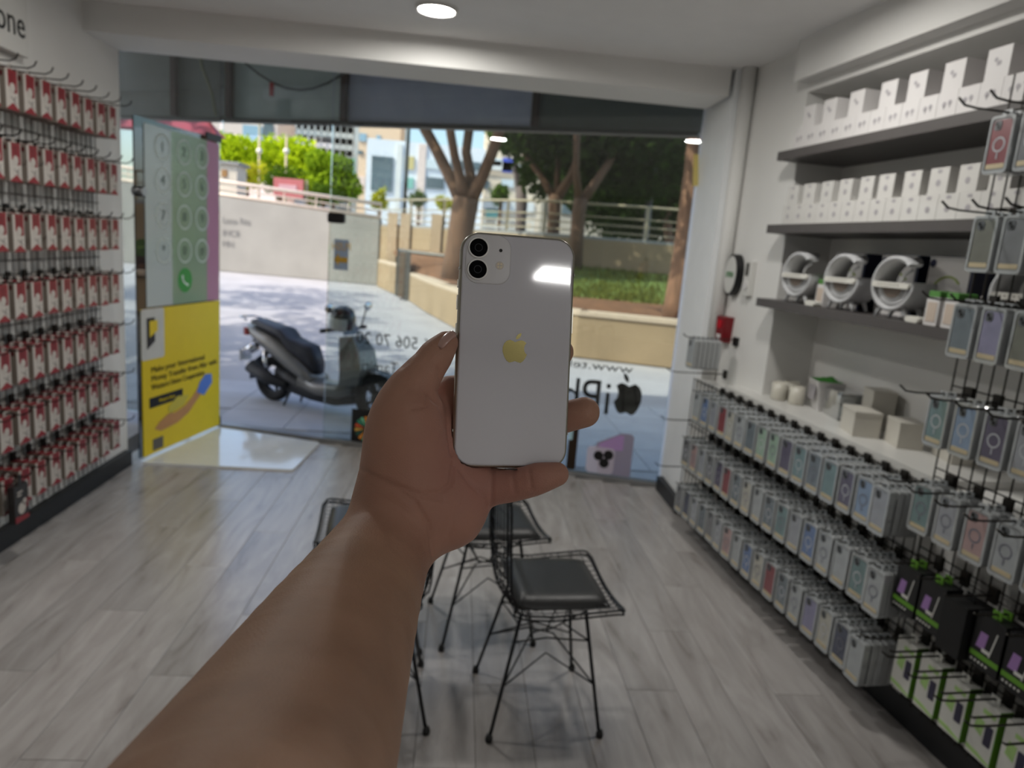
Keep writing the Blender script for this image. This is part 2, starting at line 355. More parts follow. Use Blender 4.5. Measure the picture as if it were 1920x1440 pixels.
rust = mat('rust_brown_strut', (74, 44, 42), .7)
for q in (332, 435, 650, 1010):
    b = MB(); x = fpx(q, 170); b.box((x, -.03, .4), (.05, .05, .8)); b.build('strut', rust, sg)
b = MB(); x0 = fpx(383, 112); x1 = fpx(418, 218); b.tube([(x0+(x1-x0)*k/8, -.06-.02*math.sin(k), .62-.62*(k/8)**.7) for k in range(9)], .012, 6); b.build('cable', mat('pale_cable', (150, 148, 120), .6), sg, True)
b = MB(); x0 = fpx(445, 130); x1 = fpx(700, 180); b.tube([(x0+(x1-x0)*k/10, -.05, .5-.28*math.sin(math.pi*k/10)) for k in range(11)], .010, 6); b.build('cable', mat('grey_cable', (90, 90, 92), .6), sg, True)
b = MB(); b.box((fpx(518, 180), -.06, .22), (.03, .02, .1)); b.build('red_tag', mat('red_tag', (190, 40, 45), .5), sg)
b = MB(); b.add([(-4.2, 4.6, 3.29), (2.2, 4.6, 3.29), (2.2, 4.9, 3.29), (-4.2, 7.35, 3.29), (-4.2, 4.6, 3.36), (2.2, 4.6, 3.36), (2.2, 4.9, 3.36), (-4.2, 7.35, 3.36)], [(0, 1, 2, 3), (7, 6, 5, 4), (0, 4, 5, 1), (1, 5, 6, 2), (2, 6, 7, 3), (3, 7, 4, 0)]); struct(b.build('trim_5', mat('sky_block_slab', (96, 97, 98), .8)))  # unseen slab between facade and sign, added to block the sky

# ---- graphics on the glass (read from the street, mirrored from inside)
ink = mat('black_vinyl', (16, 16, 18), .4)
def glass_text(txt, px0, px1, py, hpx, label, size_scale=1.35):
    t0, z0 = gt(px0, py); t1, z1 = gt(px1, py+(px1-px0)*.1)
    _, zt = gt((px0+px1)/2, py-hpx/2); _, zb = gt((px0+px1)/2, py+hpx/2)
    me = textmesh(txt, (zt-zb)*size_scale, ink, mirror=True)
    xs = [v.co.x for v in me.vertices]; wd = max(xs)-min(xs); k = (t1-t0)/wd; cx = (max(xs)+min(xs))/2
    for v in me.vertices: v.co.x = (v.co.x-cx)*k
    o = place('window_lettering', me, None, GW((t0+t1)/2, .008, (z0+z1)/2)); tag(o, label, 'lettering'); return o
glass_text('0536 506 70 20', 668, 850, 634, 24, 'mirrored black phone number on the fixed window pane, seen from inside')
glass_text('Tamiri', 678, 745, 686, 24, 'mirrored black word reading Tamiri under the phone number on the glass')
glass_text('Değişimi', 672, 760, 714, 22, 'mirrored black word Değişimi, upper one of two on the window pane')
glass_text('Değişimi', 664, 755, 746, 22, 'mirrored black word Değişimi, lower one of two on the window pane')
glass_text('www.tele', 1050, 1187, 680, 16, 'mirrored thin black web address above the big lettering on the glass')
glass_text('iPhone', 935, 1143, 728, 62, 'large mirrored black lettering on the window pane beside the fruit emblem', 1.45)
APPLE = [(0, .30), (.12, .36), (.25, .39), (.37, .36), (.46, .28), (.40, .20), (.37, .08), (.39, -.05), (.46, -.15), (.50, -.17), (.44, -.32), (.35, -.45), (.25, -.52), (.14, -.50), (.02, -.46), (-.10, -.50), (-.21, -.53), (-.32, -.46), (-.43, -.30), (-.50, -.10), (-.50, .08), (-.45, .23), (-.35, .34), (-.22, .39), (-.10, .35)]
LEAF = [(.02, .42), (.03, .52), (.09, .61), (.18, .67), (.24, .68), (.23, .58), (.18, .49), (.10, .43)]
def fill(mb, poly, y, mi=0, th=.0006, flip=False):
    if flip: poly = [(-x, z) for x, z in poly]
    ar = sum(poly[i-1][0]*poly[i][1]-poly[i][0]*poly[i-1][1] for i in range(len(poly)))
    if ar > 0: poly = poly[::-1]
    return mb.prism(poly, y-th, y, mi)
ta, za = gt(1178, 738); _, z1 = gt(1173, 700); _, z2 = gt(1178, 778); sc = (z1-z2)/1.2
b = MB(); fill(b, [(x*sc*.78, z*sc) for x, z in APPLE], 0, flip=True); fill(b, [(x*sc*.78, z*sc) for x, z in LEAF], 0, flip=True)
tag(b.build('window_emblem', ink, mtx=GW(ta, .009, (z1+z2)/2-.02)), 'black bitten fruit emblem with leaf stuck on the window pane', 'emblem')
# poster stickers along the bottom of the window
t0, z0 = gt(1095, 905); t1, z1 = gt(1190, 815)
lila = glassmat('violet_print', (230, 220, 235), .05, .2, .9, (236, 206, 246)); dkl = glassmat('dark_violet_print', (200, 190, 205), .05, .2, .9, (206, 198, 212)); pal = glassmat('pale_lilac_print', (230, 226, 235), .05, .2, .9, (246, 240, 248)); blk = mat('print_black', (14, 13, 16), .3)
wS = t1-t0; hS = z1-.04
st = empty('phone_sticker', GW(t0, -.0066, .04)); tag(st, 'purple smartphone picture stuck low on the window near the right jamb', 'sticker')
b = MB(); fill(b, [(wS*.30, 0), (wS, 0), (wS, hS*.93), (wS*.94, hS), (wS*.72, hS), (wS*.2, hS*.72), (wS*.16, hS*.62)], 0); b.build('phone_side', dkl, st)
b = MB(); fill(b, [(wS*.22, hS*.55), (wS*.78, hS*.60), (wS*.78, hS*.94), (wS*.68, hS*.95), (wS*.25, hS*.70)], -.002); b.build('screen', lila, st)
b = MB(); fill(b, rrect(wS*.62, hS*.62, wS*.1, 4, wS*.31, hS*.315), -.004); b.build('back', pal, st)
for (x, z) in ((.26, .42), (.48, .46), (.40, .26)):
    b = MB(); fill(b, circ(wS*.11, 14, wS*x, hS*z), -.006); b.build('lens', blk, st)
t0, z0 = gt(1060, 890); t1, z1 = gt(1086, 800)
st = empty('phone_sticker', GW(t0, -.0066, .062)); tag(st, 'dark brown smartphone picture on the window beside the purple one', 'sticker')
b = MB(); fill(b, rrect(t1-t0, z1, .015, 4, (t1-t0)/2, z1/2-.02), 0); b.build('phone_side', glassmat('brown_print', (120, 100, 90), .05, .2, .9, (84, 70, 60)), st)
b = MB(); fill(b, rrect((t1-t0)*.4, z1*.3, .005, 2, (t1-t0)*.2, z1*.7), -.002); b.build('screen', mat('cyan_print', (170, 205, 214), .4), st)
t0, z0 = gt(658, 835); t1, z1 = gt(745, 784)
st = empty('starburst_poster', GW(t0, -.0066, .032)); tag(st, 'black poster with a coloured starburst low on the window behind the hand', 'poster')
b = MB(); fill(b, [(0, 0), (t1-t0, 0), (t1-t0, z1), (0, z1)], 0); b.build('backing', blk, st)
for k in range(16):
    a0 = math.radians(k*22.5); a1 = a0+.26; cx, cz, rr = .13, z1*.42, .10
    cc = [(60, 150, 120), (222, 92, 50), (222, 176, 80), (40, 92, 80), (235, 150, 60), (120, 200, 160)][k % 6]
    b = MB(); fill(b, [(cx+.02*math.cos(a0), cz+.02*math.sin(a0)), (cx+rr*math.cos(a0), cz+rr*math.sin(a0)), (cx+rr*math.cos(a1), cz+rr*math.sin(a1))], -.002); b.build('ray', mat('ray_%d' % (k % 6), cc, .4), st)
# small yellow/blue notice and yellow strip
t0, z0 = gt(626, 505); t1, z1 = gt(655, 450)
st = empty('notice_sticker', GW(t0, -.0066, z0)); tag(st, 'small slate blue sticker with yellow lettering on the window pane', 'sticker')
b = MB(); fill(b, [(0, 0), (t1-t0, 0), (t1-t0, z1-z0), (0, z1-z0)], 0); b.build('backing', glassmat('slate_print', (210, 216, 222), .05, .2, .6, (196, 206, 224)), st)
me = textmesh('PUSH', (z1-z0)*.36, glassmat('yellow_print', (240, 225, 190), .05, .2, .9, (240, 204, 100)), mirror=True); place('lettering', me, st, Matrix.Translation(((t1-t0)/2, -.002, (z1-z0)*.75)) @ Matrix.Diagonal((.8, 1, 1, 1)))
ww, hh = t1-t0, z1-z0; b = MB(); fill(b, [(ww*.02, hh*.33), (ww*.35, hh*.55), (ww*.35, hh*.42), (ww*.95, hh*.42), (ww*.95, hh*.25), (ww*.35, hh*.25), (ww*.35, hh*.12)], -.002); b.build('arrow', MATS['yellow_print'], st)
b = MB(); b.box((0, 0, 0), (.03, .015, .20)); tag(b.build('yellow_strip', glassmat('yellow_plastic', (240, 230, 190), .05, .2, .9, (255, 242, 176)), mtx=Matrix.Translation((1.486, 4.74, 2.185)) @ Matrix.Rotation(-.1, 4, 'Y')), 'short yellow plastic strip fixed at the window edge by the jamb', 'strip')

# ---- stickers on the open door
def dpx(px, py): p = online(px, py, DE, DH); return (p-DE).dot(DU), p[2]
tl, zt = dpx(272, 578); tr, zt2 = dpx(413, 564); _, zb = dpx(274, 862)
zt = (zt+zt2)/2; zb = max(zb, .03); tl = .03; tr = DLEN-.01
po = empty('money_poster', DW(0, .012, 0)); tag(po, 'large yellow poster with black text and a reaching hand on the open glass door', 'poster')
yel = mat('poster_yellow', (232, 204, 22), .45, var=.02)
b = MB(); b.box(((tl+tr)/2, .003, (zt+zb)/2), (tr-tl, .004, zt-zb)); b.build('sheet', yel, po)
W_, H_ = tr-tl, zt-zb
def pq(u, v): return tl+W_*u, zb+H_*v
x, zc = pq(.12, .83); b = MB(); fill(b, rrect(W_*.26, H_*.34, .02, 3, x, zc), 0); b.build('icon_panel', mat('poster_grey', (206, 206, 200), .5), po)
b = MB(); fill(b, [(x-W_*.07, zc-H_*.10), (x+W_*.02, zc-H_*.05), (x+W_*.02, zc+H_*.11), (x-W_*.07, zc+H_*.11)], -.002); b.build('icon_door', ink, po)
b = MB(); fill(b, [(x-W_*.04, zc-H_*.02), (x+W_*.05, zc+H_*.02), (x+W_*.05, zc+H_*.09), (x-W_*.04, zc+H_*.09)], -.003); b.build('icon_hand', yel, po)
for k, (tx, v) in enumerate((('Make your International', .585), ('Money Transfer from Afar with', .525), ('Western Union Cooperation', .465))):
    me = textmesh(tx, H_*.055, ink, align='LEFT'); kx = W_*(.68 if k != 1 else .86)/max(q.co.x for q in me.vertices); pre = ''
    for wd in tx.split():
        x0_ = max([q.co.x for q in textmesh(pre, H_*.055, ink, align='LEFT').vertices])+H_*.014 if pre else 0.
        mw_ = textmesh(wd, H_*.055, ink, align='LEFT'); pre = (pre+' '+wd).strip()
        for q in mw_.vertices: q.co.x = (q.co.x+x0_)*kx
        x, zc = pq(.09, v); place('lettering', mw_, po, Matrix.Translation((x, -.002, zc)))
x, zc = pq(.27, .36); b = MB(); b.box((x, .0, zc), (W_*.40, .003, H_*.07)); b.build('logo_bar', ink, po)
me = textmesh('Western Union', H_*.036, yel, squeeze=.8); place('lettering', me, po, Matrix.Translation((x, -.003, zc)))
skin_p = mat('printed_skin', (196, 142, 88), .5); blu = mat('printed_blue', (88, 128, 206), .5)
b = MB(); pts = [(.12, .17), (.2, .14), (.4, .155), (.55, .20), (.66, .27), (.76, .33), (.70, .38), (.60, .31), (.50, .26), (.36, .235), (.30, .25), (.18, .21)]
fill(b, [pq(*q) for q in pts], -.001); b.build('printed_hand', skin_p, po)
b = MB(); fill(b, [pq(*q) for q in ((.66, .33), (.76, .29), (.88, .37), (.87, .44), (.78, .45), (.70, .40))], -.002); b.build('printed_cuff', blu, po)
b = MB(); fill(b, [pq(*q) for q in ((.30, .24), (.48, .27), (.55, .33), (.40, .35), (.28, .29))], -.002); b.build('printed_notes', mat('printed_notes', (206, 190, 70), .5), po)
x, zc = pq(.16, .06); b = MB(); b.box((x, 0, zc), (W_*.12, .003, H_*.08)); b.build('corner_badge', mat('badge_grey', (96, 92, 84), .5), po)
# dial pad film
film = glassmat('milky_film', (236, 240, 238), .05, .1, .38, (244, 246, 244)); filmg = glassmat('green_film', (220, 232, 216), .05, .1, .45, (206, 220, 198)); filmp = glassmat('pink_film', (244, 224, 234), .05, .1, .5, (236, 190, 212))
dp = empty('dial_pad_sticker', DW(0, .012, 0)); tag(dp, 'tall translucent phone keypad sticker with round keys on the open glass door', 'sticker')
_, ztop = dpx(340, 250); zlow = zt+.01
xa = dpx(320, 400)[0]; xb = dpx(386, 400)[0]
for (a, e, mm, nm) in ((.09, xa, film, 'white_film'), (xa, xb, filmg, 'green_film'), (xb, DLEN-.02, filmp, 'pink_film')):
    b = MB(); b.box(((a+e)/2, .003, (zlow+ztop)/2), (e-a, .002, ztop-zlow)); b.build(nm, mm, dp)
keym = mat('key_ring_print', (196, 204, 196), .4); keyd = mat('key_digit_print', (84, 96, 86), .4)
keys = '123456789*0#'
cols = [dpx(303, 400)[0], dpx(343, 400)[0], dpx(376, 400)[0]]
rows = [dpx(340, y)[1] for y in (285, 345, 407, 470)]
for i, ch in enumerate(keys):
    x, zc = cols[i % 3], rows[i//3]
    b = MB(); b.T = Matrix.Translation((x, -.001, zc)); n = 20; r1, r2 = .085, .072
    vs = [(r*math.cos(2*math.pi*k/n), 0, r*math.sin(2*math.pi*k/n)) for r in (r1, r2) for k in range(n)]
    b.add(vs, [(k, (k+1) % n, n+(k+1) % n, n+k) for k in range(n)]); kk = b.build('key', keym, dp)
    place('digit', textmesh(ch, .09, keyd), kk, Matrix.Translation((x, -.002, zc)))
x, zc = cols[1], dpx(343, 525)[1]
b = MB(); fill(b, circ(.085, 20, x, zc), -.001); cb = b.build('call_key', mat('call_green', (30, 150, 50), .4), dp)
b = MB(); b.T = Matrix.Translation((x, -.003, zc)) @ Matrix.Diagonal((1, .1, 1, 1)); b.tube([(-.035, 0, .035), (-.025, 0, -.005), (.005, 0, -.025), (.035, 0, -.035)], [.012, .007, .007, .012], 6); b.build('handset_icon', mat('icon_white', (225, 235, 225), .4), cb)

# ================================================================== LAMPS
lampm = mat('lamp_diffuser', (255, 252, 246), .5, var=0., emis=150.); panelm = mat('panel_diffuser', (255, 253, 250), .5, var=.03, scale=60, emis=46.)
def downlight(x, y, label):
    e = empty('downlight', Matrix.Translation((x, y, 2.70))); tag(e, label, 'lamp', 'round ceiling lights')
    b = MB(); b.lathe([(.105, 0), (.105, -.012), (.088, -.016), (.085, -.006)], 24); b.build('trim_ring', white_lam, e, True)
    b = MB(); b.lathe([(0, -.010), (.086, -.010)], 24); o = b.build('diffuser', lampm, e)
    return e
downlight(-.20, 3.743, 'round recessed ceiling light just inside the window beam')
downlight(1.0, 2.75, 'round recessed ceiling light above the display shelves')
downlight(-1.05, 2.75, 'round recessed ceiling light above the red boxes')
e = empty('panel_light', Matrix.Translation((1.36, -2.43, 2.70))); tag(e, 'long rectangular ceiling panel light towards the back of the shop', 'lamp')
b = MB(); b.span((-.37, -.1, -.02), (.37, .1, 0)); b.build('housing', white_lam, e)
b = MB(); b.add([(-.35, -.08, -.021), (.35, -.08, -.021), (.35, .08, -.021), (-.35, .08, -.021)], [(3, 2, 1, 0)]); b.build('diffuser', panelm, e)

# ================================================================== OUTSIDE
GZ = -.05
pave = mat('pavement', (176, 177, 182), .7, var=.08, scale=2.5, bump=.05)
road = mat('street_surface', (164, 163, 166), .8, var=.10, scale=1.2, bump=.05)
b = MB(); b.add([(-60, 4.3, GZ-.02), (60, 4.3, GZ-.02), (60, 140, GZ-.02), (-60, 140, GZ-.02)], [(0, 1, 2, 3)]); struct(b.build('ground', road))
b = MB(); b.add([(-9, 4.3, GZ-.01), (6, 4.3, GZ-.01), (6, 7.6, GZ-.01), (-9, 7.6, GZ-.01)], [(0, 1, 2, 3)]); pv = struct(b.build('pavement', mat('pavement_joint', (164, 165, 169), .8)))
sm = MB(); sm.box((0, 0, -.02), (.592, .592, .04)); sme = sm.mesh('paving_slab', pave)
for i in range(-9, 7):
    for j in range(6):
        x, y = i*.6+.1, 4.95+j*.45*1.0
        y = 4.98+j*.6
        gy = G0[1]+(x-G0[0])*GU[1]/GU[0]
        if y-.3 < gy+.10 and x > -2.95 or y > 7.6: continue
        place('paving_slab', sme, pv, Matrix.Translation((x, y, GZ)))
# concrete ramp wall with steel handrails, far across the street
RA = onz(417, 508, GZ); RB = onz(706, 534, GZ); RD = (RB-RA)/np.linalg.norm(RB-RA)
def ramp(px, py): return online(px, py, RA, RB)
A2 = RA-RD*7; zA = ramp(415, 368)[2]; zB = ramp(718, 412)[2]; LR = np.linalg.norm(RB-RA); sl = (zB-zA)/LR
rw = empty('ramp_wall', Matrix.Translation((RA[0], RA[1], GZ))); tag(rw, 'long grey concrete ramp wall with sloping top across the street', 'wall')
nn = np.array([-RD[1], RD[0], 0])
def wallpoly(p0, p1, h0, h1, th, z0=GZ):
    n = np.array([-(p1-p0)[1], (p1-p0)[0], 0]); n = n/np.linalg.norm(n)*th; B = MB()
    q = [np.r_[p0[:2], z0], np.r_[p1[:2], z0], np.r_[p1[:2], h1], np.r_[p0[:2], h0]]
    vs = [tuple(x) for x in q]+[tuple(x+n) for x in q]
    B.add(vs, [(0, 1, 2, 3), (7, 6, 5, 4), (0, 4, 5, 1), (1, 5, 6, 2), (2, 6, 7, 3), (3, 7, 4, 0)]); return B
def child_world(B, name, m, par, smooth=False):
    o = B.build(name, m, par, smooth); o.matrix_parent_inverse = par.matrix_basis.inverted(); return o
conc = mat('ramp_concrete', (150, 147, 140), .85, var=.10, scale=.8, bump=.1, bscale=12)
child_world(wallpoly(A2, RB, zA-sl*7, zB, .3), 'concrete_face', conc, rw)
for k, (dz, r) in enumerate(((.50, .06), (.06, .06), (.28, .025))):
    B = MB(); B.tube([tuple(np.r_[(A2+nn*.15)[:2], zA-sl*7+dz]), tuple(np.r_[(RB+nn*.15)[:2], zB+dz])], r, 8); child_world(B, 'handrail', mat('pale_rail', (226, 208, 190), .4, .2), rw, True)
for k in range(12):
    p = A2+RD*(k*(LR+7)/11)+nn*.15; zz = zA+sl*(np.dot(p-RA, RD)); B = MB(); B.tube([(p[0], p[1], zz), (p[0], p[1], zz+.5)], .02, 6); child_world(B, 'rail_post', MATS['pale_rail'], rw)
B = MB(); q = ramp(445, 440)
inkg = mat('faded_wall_paint', (120, 118, 116), .8)
for k, (tx, py, wpx) in enumerate((('Lassa Ritz', 415, 52), ('INCR', 438, 32), ('MN', 458, 20))):
    p = ramp(418+wpx/2, py); p1 = ramp(418, py); p2 = ramp(418+wpx, py); me = textmesh(tx, .30, inkg); xs = [v.co.x for v in me.vertices]; kx = np.linalg.norm(p2-p1)/(max(xs)-min(xs))
    o = place('painted_lettering', me, rw, Matrix(((RD[0]*kx, -RD[1], 0, p[0]-nn[0]*.02), (RD[1]*kx, RD[0], 0, p[1]-nn[1]*.02), (0, 0, 1, p[2]), (0, 0, 0, 1)))); o.matrix_parent_inverse = rw.matrix_basis.inverted()
# planter walls, soil, grass
tan = mat('tan_render', (156, 135, 106), .85, var=.10, scale=1.2, bump=.1, bscale=15); tan2 = mat('tan_coping', (196, 178, 156), .8, var=.06)
PL = [np.array(p) for p in ((-1.35, 19.4, 0), (-.75, 16.6, 0), (-.05, 13.9, 0), (.75, 12.2, 0), (1.9, 11.15, 0), (3.4, 10.67, 0), (7.5, 10.2, 0))]
pn = empty('planter_wall', Matrix.Translation((PL[0][0], PL[0][1], GZ))); tag(pn, 'low curved tan planter wall in front of the trees', 'wall')
for i in range(len(PL)-1):
    child_world(wallpoly(PL[i], PL[i+1], .62, .62, .28), 'wall_segment', tan, pn)
    child_world(wallpoly(PL[i]-np.array([.0, .03, 0]), PL[i+1]-np.array([0, .03, 0]), .69, .69, .34, .62), 'coping', tan2, pn)
pn2 = empty('planter_wall', Matrix.Translation((-2.7, 23.8, GZ))); tag(pn2, 'short tan wall stub between the ramp wall and the steel gate frame', 'wall')
child_world(wallpoly(np.array([-2.74, 24.0, 0]), np.array([-1.9, 21.2, 0]), .75, .75, .13), 'wall_segment', tan, pn2); child_world(wallpoly(np.array([-2.74, 24.0, 0]), np.array([-1.9, 21.2, 0]), .83, .83, .16, .75), 'coping', tan2, pn2)
W1 = [np.array(p) for p in ((-2.79, 24.68, 0), (-.6, 21.4, 0), (2., 18., 0), (4.4, 17.2, 0), (12, 16.2, 0))]
def w1z(): return 1.93
bw = empty('terrace_wall', Matrix.Translation((2, 18, GZ))); tag(bw, 'upper tan terrace wall behind the grass bank with railing on top', 'wall')
for i in range(len(W1)-1): child_world(wallpoly(W1[i], W1[i+1], 1.93, 1.93, .3), 'wall_segment', tan, bw); child_world(wallpoly(W1[i], W1[i+1], 2.0, 2.0, .34, 1.93), 'coping', mat('grey_coping', (150, 150, 148), .8), bw)
def on_w1(px):
    for i in range(len(W1)-1):
        p = online(px, 440, W1[i], W1[i+1]); t = np.dot(p-W1[i], W1[i+1]-W1[i])/np.dot(W1[i+1]-W1[i], W1[i+1]-W1[i])
        if 0 <= t <= 1: return p
    return W1[-1]
for px in (742, 766, 824):
    p = on_w1(px); B = MB(); B.box((p[0]-.1, p[1]-.12, 1.1), (.30, .2, 2.5)); child_world(B, 'pilaster', mat('pale_pilaster', (206, 182, 152), .8), bw)
grs = mat('dry_grass', (98, 118, 52), .95, var=.35, scale=3, bump=.6, bscale=40); soil = mat('brown_soil', (112, 78, 52), .95, var=.25, scale=5, bump=.5, bscale=30)
B = MB(); rowsn = 8; front = [PL[i]+np.array([.1, .25, 0]) for i in range(len(PL))]; 
back = [np.array(p) for p in ((-2.4, 24.2, 0), (-1.6, 22.8, 0), (-.6, 21.3, 0), (.6, 19.7, 0), (2., 17.9, 0), (4.4, 17.1, 0), (9, 16.5, 0))]
vs = []; 
for k in range(rowsn+1):
    t = k/rowsn
    for i in range(7):
        p = front[i]*(1-t)+back[i]*t; zz = .52+.72*t**1.1+random.uniform(-.03, .03); vs.append((p[0], p[1], zz))
for k in range(rowsn):
    for i in range(6): B.add([vs[k*7+i], vs[k*7+i+1], vs[(k+1)*7+i+1], vs[(k+1)*7+i]], [(0, 1, 2, 3)], 0 if (k >= 3 and i >= 3) else 1)
struct(B.build('grass_bank', [grs, soil]))
# grass blades on the bank
gv = []; gf = []
for k in range(7000):
    a = random.random(); i = random.uniform(3, 5.6); t = random.uniform(.36, 1); ii = int(i); fr = i-ii
    p = (front[ii]*(1-fr)+front[ii+1]*fr)*(1-t)+(back[ii]*(1-fr)+back[ii+1]*fr)*t; z0 = .50+.72*t**1.1; an = random.uniform(0, 6.28); h = random.uniform(.05, .13); w_ = .02
    o_ = len(gv); gv += [(p[0]-w_*math.cos(an), p[1]-w_*math.sin(an), z0), (p[0]+w_*math.cos(an), p[1]+w_*math.sin(an), z0), (p[0]+random.uniform(-.04, .04), p[1]+random.uniform(-.04, .04), z0+h)]; gf.append((o_, o_+1, o_+2))
B = MB(); B.add(gv, gf); o = B.build('grass', leafmat('grass_blade', (116, 120, 62))); tag(o, 'short patchy green grass on the bank behind the planter wall', 'grass', kind='stuff')
# steel gate frame
gf_ = empty('gate_frame', Matrix.Translation((-1.8, 20.9, GZ))); tag(gf_, 'grey steel pipe gate frame between the two planter walls', 'gate')
gm = mat('grey_gate_steel', (112, 112, 108), .5, .5)
for x, y in ((-1.78, 20.7), (-1.42, 19.45)): B = MB(); B.box((x, y, .6), (.12, .12, 1.3)); child_world(B, 'post', gm, gf_)
B = MB(); B.box((-1.6, 20.1, .6), (.16, .9, 1.2)); child_world(B, 'gate_panel', mat('brown_gate_panel', (120, 104, 88), .7), gf_)
B = MB(); B.tube([(-1.78, 20.7, 1.24), (-1.42, 19.45, 1.24), (-.3, 19.2, 1.2)], .05, 6); child_world(B, 'rail', gm, gf_)
B = MB(); B.tube([(-.3, 19.2, 1.22), (-.3, 19.2, .5)], .05, 6); child_world(B, 'post', gm, gf_)
# railing along the terrace wall
rl = empty('terrace_railing', Matrix.Translation((4.4, 17.3, 2.0))); tag(rl, 'pale metal railing along the top of the terrace wall under the trees', 'railing')
rm = mat('beige_rail', (172, 160, 134), .5, .3)
for dz in (.12, .30, .48, .78): B = MB(); B.tube([tuple(p[:2]+(np.array([0, .15]) if i_ else np.array([.16, .0])))+(2.0+dz,) for i_, p in enumerate(W1)], .035 if dz > .7 else .018, 6); child_world(B, 'rail', rm, rl)
for i in range(len(W1)-1):
    n_ = int(np.linalg.norm(W1[i+1]-W1[i])/1.4)
    for k in range(n_):
        if i == 0 and k == 0: continue
        p = W1[i]+(W1[i+1]-W1[i])*k/n_; B = MB(); B.box((p[0], p[1]+.15, 2.39), (.07, .07, .8)); child_world(B, 'rail_post', rm, rl)

# ---- trees
def leaves(name, blobs, n, size, m, parent, seed=0):
    rg = np.random.default_rng(seed); vol = np.array([b[3]*b[4]*b[5] for b in blobs])**.66; vol = vol/vol.sum(); P_ = []
    for bl, q in zip(blobs, vol):
        k = int(n*q)+1; d = rg.normal(size=(k, 3)); d /= np.linalg.norm(d, axis=1)[:, None]; rr = rg.uniform(.45, 1., k)**.6
        P_.append(np.array(bl[:3])+d*rr[:, None]*np.array(bl[3:6])+rg.normal(size=(k, 3))*.06)
    P_ = np.concatenate(P_); k = len(P_); a = rg.normal(size=(k, 3)); a /= np.linalg.norm(a, axis=1)[:, None]; c_ = rg.normal(size=(k, 3)); c_ -= a*(a*c_).sum(1)[:, None]; c_ /= np.linalg.norm(c_, axis=1)[:, None]
    sz = rg.uniform(.6, 1.3, k)[:, None]*size
    V = np.stack([P_-a*sz, P_+c_*sz*.55, P_+a*sz, P_-c_*sz*.55], 1).reshape(-1, 3)
    me = bpy.data.meshes.new(name); me.from_pydata(V.tolist(), [], np.arange(4*k).reshape(k, 4).tolist()); me.materials.append(m); o = place(name, me, parent); o.matrix_parent_inverse = parent.matrix_basis.inverted(); o['kind'] = 'stuff'; return o
bark = mat('tree_bark', (112, 84, 64), .9, var=.22, scale=5, bump=.5, bscale=14, stretch=(3, 3, .6)); barkg = mat('grey_bark', (112, 100, 98), .9, var=.2, scale=5, bump=.4, bscale=14, stretch=(3, 3, .6))
def tree(label, dist, chains, blobs, nleaf, lsize, lm, bm, base, seed=0, name='tree'):
    """chains: lists of (px, py, half-width px); the tree stands at distance y = dist; base = ground height"""
    p0 = ony(chains[0][0][0], chains[0][0][1], dist); T = empty(name, Matrix.Translation((p0[0], dist, base))); tag(T, label, 'tree')
    for ci, ch in enumerate(chains):
        pts = []; rs = []
        for k, q in enumerate(ch):
            dy = 0 if ci == 0 else (k/max(1, len(ch)-1))*(1 if ci % 2 else -1)*.6
            p = ony(q[0], q[1], dist+dy); 
            if ci == 0 and k == 0: p[2] = base-.05
            pts.append(tuple(p)); rs.append(q[2]*dist/F)
        B = MB(); B.tube(pts, rs, 10); child_world(B, 'trunk' if ci == 0 else 'branch', bm, T, True)
    if blobs: leaves('foliage', [(*ony(x, y, dist+dd), rx, ry, rz) for (x, y, dd, rx, ry, rz) in blobs], nleaf, lsize, lm, T, seed)
    return T
dkg = leafmat('dark_leaf', (62, 84, 38)); mdg = leafmat('mid_leaf', (84, 112, 40)); brg = leafmat('bright_leaf', (176, 200, 40)); ylg = leafmat('yellow_leaf', (196, 196, 60))
tree('brown forked tree standing left of the others on the bank, upper limbs spreading wide', 15.5, [[(852, 540, 28), (858, 480, 25), (866, 420, 24), (872, 385, 25), (875, 372, 24)], [(868, 378, 16), (845, 335, 11), (815, 275, 10), (793, 235, 10), (770, 180, 8)], [(874, 374, 14), (862, 330, 9), (852, 290, 8), (845, 250, 8), (835, 170, 6)], [(876, 374, 15), (882, 330, 10), (874, 285, 9), (880, 240, 9), (890, 160, 7)], [(880, 378, 15), (905, 330, 11), (925, 280, 10), (938, 240, 10), (960, 170, 7)]],
     [(800, 90, 0, 2.2, 1.8, 1.2), (900, 60, 0, 2.2, 2, 1.4), (960, 150, .5, 1.2, 1, .8)], 3500, .13, mdg, bark, .85, 1)
tree('slim brown tree with a wide Y fork on the upper terrace', 18.6, [[(1035, 470, 13), (1038, 420, 12), (1040, 380, 12), (1042, 365, 13)], [(1036, 368, 8), (1015, 330, 6), (985, 290, 6), (972, 262, 5)], [(1046, 368, 10), (1068, 335, 8), (1085, 300, 8), (1100, 250, 7), (1115, 190, 6)], [(1043, 362, 6), (1046, 310, 5), (1048, 240, 5)]],
     [(1010, 240, .5, 1.3, 1.2, 1.0), (1100, 170, 0, 2.4, 2, 1.6), (1010, 330, 1.5, .5, .5, .6)], 5200, .13, dkg, bark, 1.3, 2)
tree('brown tree with one long limb rising towards the grey lamp pole', 17.2, [[(1078, 500, 13), (1082, 440, 13), (1085, 400, 13), (1090, 372, 13)], [(1092, 378, 10), (1115, 345, 8), (1142, 305, 7), (1165, 255, 6), (1180, 190, 5)], [(1086, 375, 8), (1080, 320, 6), (1082, 250, 6)]],
     [(1150, 230, 1, 1.8, 1.5, 1.2), (1210, 290, 1.5, 1.6, 1.2, 1.2), (1110, 300, 1.6, .7, .7, .8)], 6200, .13, dkg, bark, 1.24, 3)
